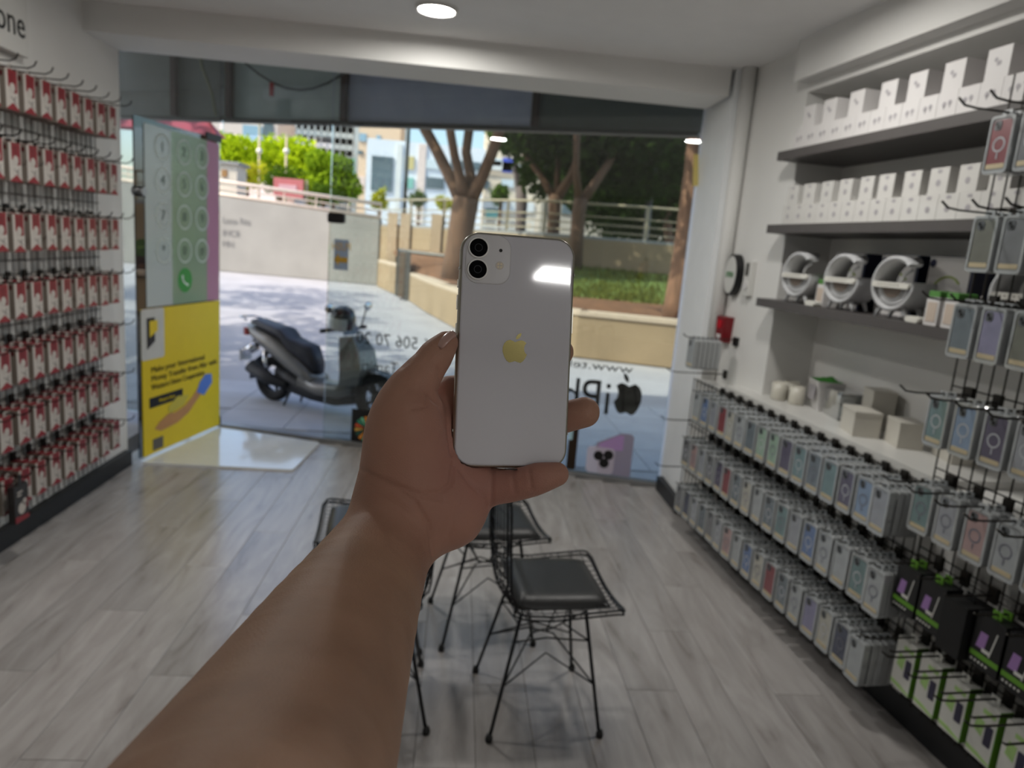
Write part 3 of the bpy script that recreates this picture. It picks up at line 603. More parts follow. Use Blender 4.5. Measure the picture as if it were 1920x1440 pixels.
tree('twisted grey trunk between the two brown forked trees', 20.5, [[(975, 450, 10), (976, 420, 10), (978, 380, 11), (976, 350, 10)], [(974, 352, 6), (966, 320, 5), (968, 285, 5), (975, 245, 5)], [(979, 352, 7), (986, 310, 6), (988, 260, 6)]],
     [(985, 235, 0, 1.2, 1, .8)], 1500, .12, mdg, barkg, 1.9, 4)
tree('thick rough-barked tree beside the window jamb in the planter', 11.6, [[(1262, 610, 24), (1268, 560, 21), (1280, 480, 19), (1290, 400, 18), (1300, 320, 17), (1308, 240, 17), (1318, 120, 16)], [(1310, 200, 10), (1280, 120, 8), (1240, 60, 6)]],
     [(1300, 60, 0, 2.2, 1.8, 1.2), (1180, 100, -.5, 1.6, 1.2, .9), (1420, 40, 0, 2, 2, 1.5)], 3000, .12, dkg, mat('rough_bark', (132, 98, 76), .95, var=.3, scale=6, bump=1., bscale=12, stretch=(3, 3, .5)), .55, 5)
tree('dark leafy tree filling the background beyond the terrace railing', 24, [[(1255, 480, 8), (1250, 400, 8), (1262, 350, 8), (1285, 320, 7)], [(1255, 380, 6), (1245, 330, 5), (1240, 300, 5)]],
     [(1220, 300, 0, 2.6, 1.6, 2.0), (1300, 330, 1, 2.2, 1.5, 2.2), (1140, 320, 1.5, 2.0, 1.5, 1.8), (1240, 210, 0, 3., 2, 1.8), (1330, 240, 0, 2.4, 2, 2.2), (1180, 390, 3, 1.6, 1., 1.2)], 15000, .16, leafmat('deep_leaf', (48, 66, 32)), bark, 1.9, 6)
tree('bushy dark tree far behind the railing near the jamb', 30, [[(1190, 470, 7), (1192, 400, 7), (1185, 350, 6)]],
     [(1190, 350, 0, 3, 2, 2.4), (1290, 380, 0, 3, 2, 2), (1110, 290, 0, 2.6, 2, 2.2), (1370, 330, 0, 3, 2, 3)], 9000, .2, MATS['deep_leaf'], bark, 1.9, 7)
for lab, X_, Y_, sd_ in (('street tree on the pavement left of the shop, crown of loose leaves', -8.2, 9.0, 31), ('street tree at the kerb further along the pavement, crown of loose leaves', -10.5, 15.5, 32)):
    T = empty('tree', Matrix.Translation((X_, Y_, GZ))); tag(T, lab, 'tree')
    B = MB(); B.tube([(X_, Y_, GZ), (X_+.1, Y_, 2.2), (X_-.05, Y_+.1, 4.2)], [.2, .16, .12], 10); child_world(B, 'trunk', bark, T, True)
    for q in range(4): a_ = q*1.57+.4; B = MB(); B.tube([(X_-.02, Y_+.05, 3.2+.2*q), (X_+1.2*math.cos(a_), Y_+1.2*math.sin(a_), 5.2), (X_+2.0*math.cos(a_), Y_+2.0*math.sin(a_), 6.4)], [.09, .06, .03], 8); child_world(B, 'branch', bark, T, True)
    r0 = random.Random(sd_); leaves('foliage', [(X_+r0.uniform(-2.4, 2.4), Y_+r0.uniform(-2.6, 2.6), r0.uniform(4.8, 7.2), 1.0, 1.0, .6) for _ in range(16)], 2600, .16, mdg, T, sd_)
# sunlit green trees beyond the ramp wall
for i, (lab, dist, x, y, rx, rz, m_, sd_) in enumerate((('bright green bushy tree behind the ramp wall beside the red door sign', 34, 450, 305, 1.5, 1.3, brg, 11), ('bright yellow-green tree behind the ramp wall next to the flag pole', 36, 520, 300, 1.9, 1.4, brg, 12), ('rounded green tree behind the right end of the billboard', 35, 580, 320, 1.4, 1.4, brg, 13), ('dense mid-green tree behind the lower end of the ramp', 33, 625, 335, 1.2, 1.3, leafmat('fresh_leaf', (140, 170, 44)), 14), ('small clipped dome bush above the ramp handrail', 30, 605, 365, .55, .5, mdg, 15), ('low dome bush beside the red billboard', 31, 525, 335, .9, .6, mdg, 16), ('yellowish shrub behind the ramp handrail near the kiosk', 30, 462, 330, .8, .55, ylg, 17), ('small yellow-green potted shrub before the white building', 32, 711, 375, .36, .55, ylg, 18), ('clipped green dome bush in a grey tub by the black lamp post', 32, 785, 372, .45, .32, mdg, 19), ('little sparse shrub right of the black lamp post', 32, 832, 382, .35, .3, ylg, 20), ('small dark palm-like shrub in front of the balconies', 30, 938, 365, .4, .45, mdg, 21))):
    p = ony(x, y, dist); T = empty('shrub', Matrix.Translation((p[0], dist, 1.2))); tag(T, lab, 'tree' if rx > 1 else 'shrub')
    B = MB(); B.tube([(p[0], dist, GZ), (p[0]+.05, dist, p[2])], .08, 6); child_world(B, 'stem', bark, T)
    r0 = random.Random(sd_); bl = [(p[0], dist, p[2], rx*.8, rx*.7, rz*.8)]+[(p[0]+r0.uniform(-.7, .7)*rx, dist+r0.uniform(-.3, .3)*rx, p[2]+r0.uniform(-.6, .6)*rz, rx*.45, rx*.45, rz*.42) for _ in range(6)]
    leaves('foliage', bl, 3200 if rx > 1 else 900, .13 if rx > 1 else .07, m_, T, sd_)
# ---- street furniture far off
def pole(name, label, cat, px, py0, py1, dist, r, m, arm=None):
    a = ony(px, py1, dist); c_ = ony(px, py0, dist); T = empty(name, Matrix.Translation((a[0], dist, GZ))); tag(T, label, cat)
    B = MB(); B.tube([(a[0], dist, GZ), (a[0], dist, c_[2])], r, 8); child_world(B, 'pole', m, T, True); return T, a[0], c_[2]
T, x, zt_ = pole('street_lamp', 'thin black street lamp post in front of the white building', 'lamp', 757, 120, 420, 27, .07, mat('black_post', (30, 38, 34), .5))
B = MB(); B.ell((x, 27, zt_), (.25, .25, .3)); child_world(B, 'lamp_head', mat('lamp_glass', (200, 200, 196), .3), T, True)
T, x, zt_ = pole('street_lamp', 'grey steel lamp pole rising among the dark trees', 'lamp', 1212, 150, 430, 19, .085, mat('grey_post', (104, 102, 104), .5, .4))
B = MB(); B.box((x, 18.7, zt_), (.2, .7, .1)); child_world(B, 'lamp_head', MATS['grey_post'], T)
T, x, zt_ = pole('street_lamp', 'street lamp with a black square head above the green trees', 'lamp', 589, 262, 380, 38, .05, mat('pale_post', (176, 160, 130), .5))
q = ony(614, 262, 38); B = MB(); B.box((q[0], 38, q[2]), (.42, .2, .24)); B.tube([(x, 38, zt_), (q[0], 38, q[2])], .05, 6); child_world(B, 'lamp_head', black_plastic, T)
T, x, zt_ = pole('flag_pole', 'pale pole with a small red flag before the green trees', 'pole', 585, 272, 380, 39, .04, MATS['pale_post'])
B = MB(); q = ony(582, 296, 39); B.ell((q[0]-.1, 38.95, q[2]), (.16, .03, .24), 10); B.add([(x, 39, zt_-.1), (x-.25, 39, zt_-.6), (x, 39, zt_-1.)], [(0, 1, 2), (2, 1, 0)]); child_world(B, 'flag', mat('flag_red', (226, 60, 40), .7), T)
for px, lab in ((485, 'pale wooden pole among the bright trees near the kiosk'), (535, 'slim pale pole with a round lamp among the bright trees')):
    T, x, zt_ = pole('lamp_pole', lab, 'pole', px, 225 if px < 500 else 250, 380, 33, .05, MATS['pale_post']); B = MB(); B.ell((x, 33, ony(px-2, 283, 33)[2]), (.13, .13, .13)); child_world(B, 'globe', mat('lamp_globe', (230, 222, 206), .4), T, True)
# billboard, kiosk, maroon awning
a = ony(513, 332, 29); c_ = ony(568, 372, 29); T = empty('billboard', Matrix.Translation(((a[0]+c_[0])/2, 29, GZ))); tag(T, 'faded red billboard behind the ramp handrail', 'sign')
B = MB(); B.span((a[0], 29, c_[2]), (c_[0], 29.1, a[2])); child_world(B, 'board', mat('faded_red', (196, 112, 110), .6, var=.1), T)
for x in (a[0]+.1, c_[0]+.1): B = MB(); B.box((x, 29.15, a[2]/2), (.08, .08, a[2])); child_world(B, 'leg', MATS['pale_post'], T)
B = MB(); B.span((a[0]+.2, 28.98, (a[2]+c_[2])/2-.1), (c_[0]-.25, 29, (a[2]+c_[2])/2+.12)); child_world(B, 'printed_band', mat('faded_pink', (216, 170, 172), .6), T)
a = ony(395, 305, 28); c_ = ony(444, 350, 28); T = empty('kiosk', Matrix.Translation(((a[0]+c_[0])/2, 28, GZ))); tag(T, 'cream kiosk cabin behind the upper end of the ramp wall', 'kiosk')
B = MB(); B.span((a[0], 28, GZ), (c_[0], 29.2, a[2])); child_world(B, 'cabin', mat('cream_cabin', (216, 206, 186), .7), T)
B = MB(); B.span((a[0]-.1, 27.9, a[2]), (c_[0]+.1, 29.3, a[2]+.1)); child_world(B, 'roof', MATS['grey_coping'], T)
q = ony(421, 325, 28); B = MB(); B.box((q[0], 27.99, q[2]), (.2, .04, .25)); child_world(B, 'hatch', mat('hatch_brown', (160, 120, 70), .6), T)
a = ony(318, 216, 9.5); c_ = ony(405, 252, 9.5); T = empty('shop_awning', Matrix.Translation(((a[0]+c_[0])/2, 9.5, c_[2]))); tag(T, 'maroon awning of the neighbouring shop above the open door', 'awning')
B = MB(); w0 = a[0]-.9; B.add([(w0, 9.5, c_[2]), (c_[0], 9.5, c_[2]), (c_[0]-.08, 9.5, c_[2]+.2), (c_[0]-.35, 9.9, a[2]+.15), (w0, 9.9, a[2]+.15), (w0, 9.9, c_[2]), (c_[0], 9.9, c_[2])], [(0, 1, 2, 3, 4), (0, 4, 5), (1, 6, 3, 2), (6, 5, 4, 3), (0, 5, 6, 1)]); child_world(B, 'canvas', mat('maroon_canvas', (176, 70, 92), .7), T)
for x_ in (w0+.1, c_[0]-.5): B = MB(); B.tube([(x_, 9.85, GZ), (x_, 9.85, c_[2]+.1)], .03, 6); child_world(B, 'support_post', MATS['grey_post'], T)
# ---- buildings
def facade(name, label, dist, x0, x1, ytop, depth, wall, floors=(), extra=None):
    """px span at distance dist; floors: list of (px0, py0, px1, py1, material) windows"""
    a = ony(x0, 430, dist); c_ = ony(x1, 430, dist); zt_ = ony((x0+x1)/2, ytop, dist)[2]
    T = empty(name, Matrix.Translation(((a[0]+c_[0])/2, dist, GZ))); tag(T, label, 'building')
    B = MB(); B.span((a[0], dist, GZ), (c_[0], dist+depth, zt_)); child_world(B, 'wall', wall, T)
    for (u0, v0, u1, v1, wm, nm) in floors:
        p = ony(u0, v0, dist); q = ony(u1, v1, dist); B = MB(); B.span((p[0], dist-.12, q[2]), (q[0], dist+.05, p[2])); child_world(B, nm, wm, T)
    return T
pinkw = mat('pale_pink_render', (226, 206, 196), .8); blueg = mat('sky_blue_glass', (150, 178, 196), .15, .3); greyg = mat('grey_curtain_glass', (206, 216, 220), .4, .0, var=.12, scale=.3); tanw = mat('apricot_render', (224, 196, 168), .8)
whitew = mat('white_render', (226, 230, 236), .7); dkgl = mat('dark_window_glass', (96, 110, 116), .2, .1, var=.3, scale=.6); teal = mat('teal_awning_glass', (130, 186, 172), .5); cream = mat('cream_render', (226, 208, 184), .8); bshut = mat('blue_shutter', (70, 90, 190), .6); yelw = mat('yellow_panel', (206, 190, 130), .6); balc = mat('white_balcony', (222, 222, 218), .7); mull = mat('mullion_grey', (178, 184, 186), .5)
facade('apartment_building', 'pale pink building with blue glazing behind the bright trees', 58, 330, 517, 205, 6, pinkw, [(456, 234, 492, 275, blueg, 'window'), (495, 232, 512, 275, dkgl, 'window'), (415, 200, 445, 222, blueg, 'window'), (360, 236, 400, 270, blueg, 'window')])
ws = [(x, 120, x+1.2, 400, mull, 'mullion') for x in range(524, 664, 12)]+[(520, y, 664, y+1.5, mull, 'floor_band') for y in range(150, 400, 22)]+[(640, 295, 664, 345, teal, 'teal_panel')]
facade('office_building', 'grey glass office block with vertical mullions above the green trees', 66, 518, 664, 40, 14, greyg, ws)
facade('apartment_building', 'apricot building with small windows left of the white building', 60, 666, 742, 120, 5, tanw, [(674, 250, 687, 266, blueg, 'window'), (706, 254, 714, 264, blueg, 'window'), (672, 282, 680, 290, dkgl, 'window'), (672, 330, 684, 350, pinkw, 'ledge')])
facade('white_building', 'white building with tall dark windows behind the black lamp post', 46, 682, 900, 268, 5, whitew, [(698, 292, 735, 360, dkgl, 'window'), (762, 293, 776, 318, yelw, 'window'), (762, 333, 775, 354, teal, 'window'), (800, 298, 828, 318, greyg, 'window'), (800, 332, 832, 355, dkgl, 'window'), (845, 300, 900, 320, dkgl, 'window'), (845, 335, 900, 356, greyg, 'window'), (745, 270, 748, 420, balc, 'pilaster'), (786, 270, 792, 420, pinkw, 'pilaster')])
bl = [(905, 268, 995, 276, cream, 'ledge'), (908, 300, 995, 325, balc, 'balcony'), (943, 296, 960, 324, bshut, 'shutter'), (915, 296, 940, 312, greyg, 'window'), (906, 326, 995, 333, cream, 'ledge'), (908, 338, 916, 354, dkgl, 'window'), (940, 336, 962, 352, greyg, 'window'), (905, 372, 1000, 400, balc, 'balcony'), (912, 390, 935, 410, teal, 'window')]
facade('apartment_building', 'cream apartment block with balconies and a blue shutter', 52, 902, 1010, 120, 12, cream, bl)
facade('apartment_building', 'long pale block closing the street behind the trees', 75, 1000, 1345, 120, 12, mat('grey_beige_render', (176, 166, 150), .8), [(x, y, x+16, y+24, dkgl, 'window') for x in range(1020, 1340, 34) for y in (180, 230, 280, 330, 380)])
# white street fence
wf = empty('street_fence', Matrix.Translation((-2, 29, GZ))); tag(wf, 'white street fence between the shrubs and the terrace wall', 'fence')
for dz in (1.9, 2.25, 2.55): B = MB(); B.tube([(-4.2, 28, dz), (2.6, 27, dz)], .03, 6); child_world(B, 'rail', balc, wf)
for k in range(16): B = MB(); B.box((-4.2+k*.45, 28-k*.067, 1.25), (.05, .05, 2.6)); child_world(B, 'post', balc, wf)
# ---- motor scooter parked on the pavement
C_R = onz(514, 750, GZ); C_F = onz(738, 800, GZ); SX = (C_F-C_R)/np.linalg.norm(C_F-C_R); WB = 1.36; SY = np.array([-SX[1], SX[0], 0])
sc_ = empty('motor_scooter', Matrix(((SX[0], SY[0], 0, C_R[0]), (SX[1], SY[1], 0, C_R[1]), (0, 0, 1, GZ), (0, 0, 0, 1))) @ Matrix.Diagonal((.9, .8, .8, 1))); tag(sc_, 'grey and black motor scooter parked on the pavement outside the window', 'scooter')
rub = mat('tyre_rubber', (22, 22, 24), .8); sgrey = mat('scooter_grey', (122, 120, 116), .4, .3, coat=.4); sblk = mat('scooter_black', (26, 27, 30), .55); chrome = mat('chrome', (210, 210, 212), .12, 1.); seatm = mat('scooter_seat_vinyl', (44, 45, 52), .5, bump=.05)
def wheel(x, r):
    B = MB(); B.T = Matrix.Translation((x, 0, r)) @ Matrix.Diagonal((.89, 1, 1, 1)) @ Matrix.Rotation(math.pi/2, 4, 'X'); B.lathe([(r*.68, -.05), (r*.86, -.062), (r*.97, -.045), (r, 0), (r*.97, .045), (r*.86, .062), (r*.68, .05), (r*.68, -.05)], 28); W = B.build('wheel', rub, sc_, True)
    B = MB(); B.T = Matrix.Translation((x, 0, r)) @ Matrix.Diagonal((.89, 1, 1, 1)) @ Matrix.Rotation(math.pi/2, 4, 'X'); B.lathe([(r*.58, -.03), (r*.70, -.045), (r*.70, .045), (r*.58, .03), (r*.58, -.03)], 24); B.lathe([(0, -.05), (.05, -.05), (.05, .05), (0, .05)], 12)
    for k in range(5): a = k*1.2566; B.tube([(.04*math.cos(a), .04*math.sin(a), 0), (r*.6*math.cos(a), r*.6*math.sin(a), 0)], .018, 6)
    B.build('rim', sblk, W, True)
wheel(.0, .27); wheel(WB, .28)
def slab(name, poly, y0, y1, m, bev=.03): B = MB(); B.prism(poly[::-1] if sum(poly[i-1][0]*poly[i][1]-poly[i][0]*poly[i-1][1] for i in range(len(poly))) > 0 else poly, y0, y1, bev=bev); B.prism([(p[0], p[1]) for p in poly], y1, y1+.001); return B.build(name, m, sc_)
def loft(name, secs, m):   # sections: (x, zc, halfwidth, halfheight)
    B = MB(); n = 14; vs = []; fs = []
    for (x, zc, hw, hh) in secs:
        for k in range(n): a = 2*math.pi*k/n; ca, sa = math.cos(a), math.sin(a); vs.append((x, hw*math.copysign(abs(ca)**.6, ca), zc+hh*math.copysign(abs(sa)**.7, sa)))
    for i in range(len(secs)-1):
        for k in range(n): l = (k+1) % n; fs.append((i*n+k, (i+1)*n+k, (i+1)*n+l, i*n+l))
    fs += [tuple(range(n)), tuple((len(secs)-1)*n+k for k in range(n-1, -1, -1))]; B.add(vs, fs); return B.build(name, m, sc_, True)
loft('side_fairing', [(-.36, .86, .05, .03), (-.25, .80, .12, .07), (.0, .70, .16, .12), (.25, .57, .17, .13), (.5, .43, .18, .10), (.62, .36, .17, .06)], sgrey)
loft('seat', [(-.30, .92, .06, .03), (-.2, .93, .12, .045), (.1, .86, .15, .06), (.18, .84, .15, .07), (.27, .74, .15, .08), (.45, .66, .13, .12), (.56, .60, .11, .16), (.62, .52, .09, .10)], seatm)
loft('floor_board', [(.45, .34, .16, .10), (.7, .28, .19, .08), (.95, .30, .18, .10), (1.1, .38, .16, .12)], sgrey)
loft('under_body', [(.1, .34, .12, .12), (.3, .28, .15, .12), (.6, .22, .16, .10), (.9, .20, .15, .09), (1.1, .26, .1, .1)], sblk)
B = MB(); vs = []
for (x, z, hw) in ((1.0, .36, .17), (1.02, .55, .19), (1.0, .75, .18), (.95, .92, .12), (1.10, .95, .10), (1.22, .80, .14), (1.26, .60, .15), (1.22, .42, .13)): vs += [(x, -hw, z), (x, hw, z)]
n = 8; B.add(vs, [(2*i, 2*i+1, 2*((i+1) % n)+1, 2*((i+1) % n)) for i in range(n)]+[tuple(2*i for i in range(n-1, -1, -1)), tuple(2*i+1 for i in range(n))]); B.build('leg_shield', sgrey, sc_)
B = MB(); B.add([(1.02, -.13, .95), (1.02, .13, .95), (.93, .10, 1.2), (.93, -.10, 1.2), (1.03, -.13, .95), (1.03, .13, .95), (.945, .10, 1.2), (.945, -.10, 1.2)], [(0, 1, 2, 3), (7, 6, 5, 4), (0, 3, 7, 4), (1, 5, 6, 2)]); B.build('windscreen', mat('smoke_screen', (90, 96, 104), .2), sc_)
B = MB(); B.tube([(.93, -.36, 1.0), (.97, -.2, 1.01), (1.0, 0, .98), (.97, .2, 1.01), (.93, .36, 1.0)], .016, 8); B.tube([(.92, -.38, 1.0), (.95, -.26, 1.01)], .024, 8); B.tube([(.92, .38, 1.0), (.95, .26, 1.01)], .024, 8); B.build('handlebar', sblk, sc_, True)
for s_ in (-1, 1):
    B = MB(); B.tube([(.98, s_*.22, 1.02), (.98, s_*.30, 1.22)], .008, 6); M_ = B.build('mirror', sblk, sc_); B = MB(); B.ell((.98, s_*.33, 1.25), (.015, .075, .05)); B.build('mirror_glass', chrome, M_, True)
B = MB(); B.tube([(1.12, 0, .85), (WB, 0, .28)], .035, 8); B.build('fork', sblk, sc_, True)
B = MB(); B.T = Matrix.Translation((WB, 0, .28)) @ Matrix.Rotation(math.pi/2, 4, 'X'); B.lathe([(.31, -.07), (.33, 0), (.31, .07)], 14, a0=math.radians(20), a1=math.radians(170)); B.build('mudguard', sgrey, sc_, True)
B = MB(); B.T = Matrix.Translation((0, 0, .27)) @ Matrix.Rotation(math.pi/2, 4, 'X'); B.lathe([(.30, -.075), (.33, 0), (.30, .075)], 12, a0=math.radians(60), a1=math.radians(190)); B.build('mudguard', sblk, sc_, True)
B = MB(); B.tube([(.30, -.16, .26), (.05, -.17, .30), (-.18, -.18, .42)], [.05, .07, .085], 12); B.build('exhaust', sblk, sc_, True)
B = MB(); B.tube([(-.30, -.13, .56), (-.14, -.15, .66)], .055, 12); B.build('exhaust_cover', chrome, sc_, True)
B = MB(); B.tube([(-.02, -.14, .62), (.0, -.13, .30)], .03, 8); B.build('shock_absorber', chrome, sc_, True)
B = MB(); B.box((-.36, 0, .80), (.05, .16, .09)); B.build('tail_light', mat('tail_red', (150, 40, 36), .3), sc_)
B = MB(); B.tube([(-.3, 0, .7), (-.42, 0, .52)], .02, 6); B.box((-.43, 0, .50), (.02, .18, .14)); B.build('number_plate', mat('plate_grey', (190, 190, 190), .5), sc_)
B = MB(); B.tube([(-.3, -.13, .95), (-.42, -.1, .97), (-.42, .1, .97), (-.3, .13, .95)], .013, 6); B.build('grab_rail', chrome, sc_, True)
for s_ in (-1, 1): B = MB(); B.tube([(.34, s_*.11, .22), (.26, s_*.14, .01)], .013, 6); B.build('stand_leg', sblk, sc_)
hm = empty('helmet', sc_.matrix_basis @ Matrix.Translation((1.115, -.285, 1.15)) @ Matrix.Diagonal((.9, 1, 1, 1)) @ Matrix.Rotation(.1, 4, 'Y')); tag(hm, 'black open-face helmet with a pale visor hung on the scooter handlebar', 'helmet')
B = MB(); B.lathe([(0, .15), (.06, .14), (.11, .10), (.135, .03), (.135, -.04), (.12, -.10), (.11, -.10), (.12, -.04), (.12, .03)], 20); B.build('shell', mat('helmet_black', (20, 20, 22), .3, coat=.5), hm, True)
B = MB(); B.lathe([(.138, .02), (.140, -.05), (.128, -.11)], 10, a0=math.radians(200), a1=math.radians(330)); B.build('visor', mat('visor_pale', (200, 200, 200), .2), hm, True)
B = MB(); B.box((0, -.135, .06), (.05, .012, .03)); B.build('badge', chrome, hm)

# ================================================================== LEFT WALL DISPLAY
LX = -2.085
grid_w = mat('grid_wire', (92, 88, 84), .4, .6)
backp = mat('grid_backing_white', (200, 198, 194), .6)
lg = empty('display_grid', LW(2.2, LX, .12)); tag(lg, 'dark wire display grid on the left wall holding the red boxes', 'display grid')
y0, y1, z0, z1 = 2.2, 4.33, .12, 2.195
def rel(m): return lg.matrix_basis.inverted() @ m
vw = MB(); vw.tube([(0, 0, 0), (0, 0, z1-z0)], .0026, 5); vme = vw.mesh('wire', grid_w)
hw_ = MB(); hw_.tube([(0, 0, 0), (y1-y0, 0, 0)], .0026, 5); hme = hw_.mesh('wire', grid_w)
k = 0
while y0+k*.05 <= y1+.001: place('wire', vme, lg, Matrix.Translation((k*.05, -.006, 0))); k += 1
ROWZ = [2.165, 1.868, 1.565, 1.265, .972, .690, .408]      # tops of the seven rows
for zt_ in ROWZ:
    for dz in (.022, -.215): 
        if zt_+dz > .13: place('wire', hme, lg, Matrix.Translation((0, -.001, zt_+dz-z0)))
hk = MB(); hk.tube([(0, 0, 0), (0, -.20, 0), (0, -.225, .012), (0, -.235, .032)], .0032, 6); hk.box((0, -.004, 0), (.028, .012, .05)); hkme = hk.mesh('hook', [steel_dark]); 
red = mat('box_red', (132, 30, 40), .4); whi = mat('box_white', (190, 183, 176), .45); gry = mat('box_grey_print', (140, 134, 130), .5); drk = mat('box_dark_red', (92, 26, 30), .5)
def carton(w, h, t, black=False):
    b = MB(); f = -t/2-.0004
    b.box((0, 0, h/2), (w, t, h), 4); b.box((0, -t/2+.0003, h/2), (w-.001, .001, h-.001), 1); b.box((0, 0, h+.0005), (w-.002, t-.002, .002), 0)
    m = [red, whi, gry, drk, mat('box_beige_side', (140, 130, 120), .6)]
    P_ = lambda q: [(x*w, z*h) for x, z in q]
    fill(b, P_([(-.30, .58), (-.30, .995), (.42, .995), (.42, .46), (.25, .42), (0, .52)]), f, 0, .0006)          # red panel
    fill(b, P_([(-.46, .0), (.5, .0), (.5, .04), (.06, .19), (-.46, .03)]), f, 0, .0006)                        # chevron
    fill(b, [(x*w, z*h) for x, z in [(.02+.21*math.cos(-a), .56+.12*math.sin(-a)) for a in [i*.628 for i in range(10)]]], f-.0006, 1, .0006)   # pale bud
    fill(b, P_([(.14, .53), (.27, .57), (.24, .47), (.10, .44)]), f-.0003, 3, .0006)
    fill(b, P_([(-.12, .34), (.22, .26), (.36, .16), (.30, .15), (.12, .24), (-.14, .31)]), f, 2, .0006)
    fill(b, P_([(.25, .36), (.35, .36), (.12, .22), (.04, .22)]), f, 2, .0006)
    for z in (.70, .78, .86): fill(b, P_([(-.16, z), (.18, z), (.18, z+.03), (-.16, z+.03)]), f-.0004, 3, .0004)
    s_ = w/2+.0004; b.add([(-s_, -t*.25, h*.80), (-s_, -t*.25, h*.93), (-s_, t*.25, h*.93), (-s_, t*.25, h*.80)], [(3, 2, 1, 0)], 3); 
    holed_tab(b, .026, h+.0012, h+.021, .011, h+.0082, h+.01483, -t/2+.002, .0012, 1)
    me = b.mesh('earphone_box', m); return me
CW, CH, CT = .086, .163, .036
cme = carton(CW, CH, CT)
ncol = 11
for r, zt_ in enumerate(ROWZ):
    for k in range(-2, 8):
        yc = 3.345+.1265*k-(.0 if r < 3 else .012*(r-2))
        if yc < 3.0: continue
        jz = random.uniform(-.004, .004); nbox = 3
        place('hook', hkme, lg, rel(LW(yc, LX+.004, zt_+jz+.012)))
        if r == 6 and k == -1: BLACK_HOOK = (yc, zt_+jz+.012)
        for q in range(nbox):
            xf = LX+.035+(CT+.0042)*q
            o = place('earphone_box', cme, None, LW(yc+random.uniform(-.0015, .0015), xf, zt_-CH+jz) @ Matrix.Rotation(random.uniform(-.02, .02), 4, 'Z'))
            pos = ('frontmost' if q == nbox-1 else 'hindmost' if q == 0 else 'middle')
            tag(o, 'red and white box, %s on the %s hook from the window, %s row up' % (pos, ORD[7-k], ORD[6-r]), 'box', 'red and white boxes on the left wall grid')
# one black box hanging in front at the bottom
bm_ = MB(); bm_.box((0, 0, .085), (.10, .03, .17), 0); f = -.0154; fill(bm_, [(-.05, 0), (.05, 0), (.05, .02), (-.05, .03)], f, 1); fill(bm_, circ(.028, 10, .0, .06), f, 2); fill(bm_, circ(.016, 10, .022, .085), f, 2); fill(bm_, [(-.03, .12), (.0, .12), (.0, .127), (-.03, .127)], f, 2); fill(bm_, [(-.03, .135), (.01, .135), (.01, .142), (-.03, .142)], f, 2); fill(bm_, [(.03, .05), (.045, .06), (.045, .09), (.035, .1)], f, 1)
hb_ = BLACK_HOOK[1]-.21; holed_tab(bm_, .026, .168, hb_+.010, .011, hb_-.0038, hb_+.00283, -.012, .0014, 0)
o = bm_.build('earphone_box', [mat('carton_black', (40, 38, 38), .4), red, whi], mtx=LW(BLACK_HOOK[0], -1.912, .21)); tag(o, 'black boxed headphones hanging before the red boxes in the bottom row', 'box')
# sign board high on the left wall
sb = empty('sign_board', LW(3.1, -2.05, 2.27)); tag(sb, 'white sign board with black lettering high on the left wall', 'sign')
b = MB(); b.box((.27, .02, .215), (.56, .05, .43)); b.build('board', white_lam, sb)
me = textmesh('iPhone', .165, ink, align='RIGHT', squeeze=.86); place('lettering', me, sb, Matrix.Translation((.527, -.0065, .125)))

# ================================================================== RIGHT WALL: SHELVES AND COUNTER
def ledge(mb, s0, s1, y0, z0, z1):     # board notched around the pilaster
    P = [(s0, y0), (s1, y0), (s1, .36), (.62, .36), (.62, .10), (s0, .10)]; n = 6
    mb.add([(x, y, z) for z in (z0, z1) for x, y in P], [tuple(range(n-1, -1, -1)), tuple(range(n, 2*n))]+[(i, (i+1) % n, n+(i+1) % n, n+i) for i in range(n)])
for lab, z_, s0 in (('dark grey wall shelf, topmost of three, carrying white boxes', 2.175, .60), ('dark grey wall shelf, middle of three, carrying white boxes', 1.815, .60), ('dark grey wall shelf, lowest of three, carrying ring-shaped speaker lamps', 1.44, .60)):
    b = MB(); b.T = RW(0, 0, 0); ledge(b, s0, 3.4, 0, z_-.042, z_); tag(b.build('wall_shelf', grey_shelf), lab, 'shelf')
b = MB(); b.T = RW(0, 0, 0); ledge(b, .40, 2.02, -.004, .895, .925); tag(b.build('worktop', white_lam), 'long white counter top above the hanging phone cases', 'counter')
wb = mat('white_carton', (216, 213, 212), .4, var=.015); wbs = mat('white_carton_gloss', (214, 212, 208), .25, var=.02, coat=.3); pr = mat('pale_grey_print', (168, 164, 168), .5)
def whitebox(w, h, t, kind):
    b = MB(); b.box((0, t/2, h/2), (w-.002, t, h)); f = -.0003
    if kind == 0:
        fill(b, circ(.010, 8, -.012, h*.52), f, 1); fill(b, circ(.009, 8, .014, h*.56), f, 1); fill(b, [(-.014, h*.34), (-.009, h*.34), (-.009, h*.5), (-.014, h*.5)], f, 1); fill(b, [(.012, h*.38), (.017, h*.38), (.017, h*.55), (.012, h*.55)], f, 1)
    elif kind == 1: fill(b, circ(.008, 8, -.01, h*.62), f, 1); fill(b, circ(.008, 8, .006, h*.5), f, 1); fill(b, [(-.004, h*.42), (.001, h*.42), (.001, h*.56), (-.004, h*.56)], f, 1)
    else: fill(b, rrect(.022, .012, .005, 2, 0, h*.86), f, 1); fill(b, circ(.012, 10, 0, h*.42), f, 1)
    return b.mesh('white_box', [wb if kind < 2 else wbs, pr])
mA, mB, mC = whitebox(.094, .093, .09, 0), whitebox(.098, .10, .10, 1), whitebox(.094, .093, .05, 2)
def put_box(me, s_, z_, d_, label, grp, rz=0, lean=0):
    o = place('white_box', me, None, RW(s_, d_, z_) @ Matrix.Rotation(rz, 4, 'Z') @ Matrix.Rotation(lean, 4, 'X')); tag(o, label, 'box', grp); return o
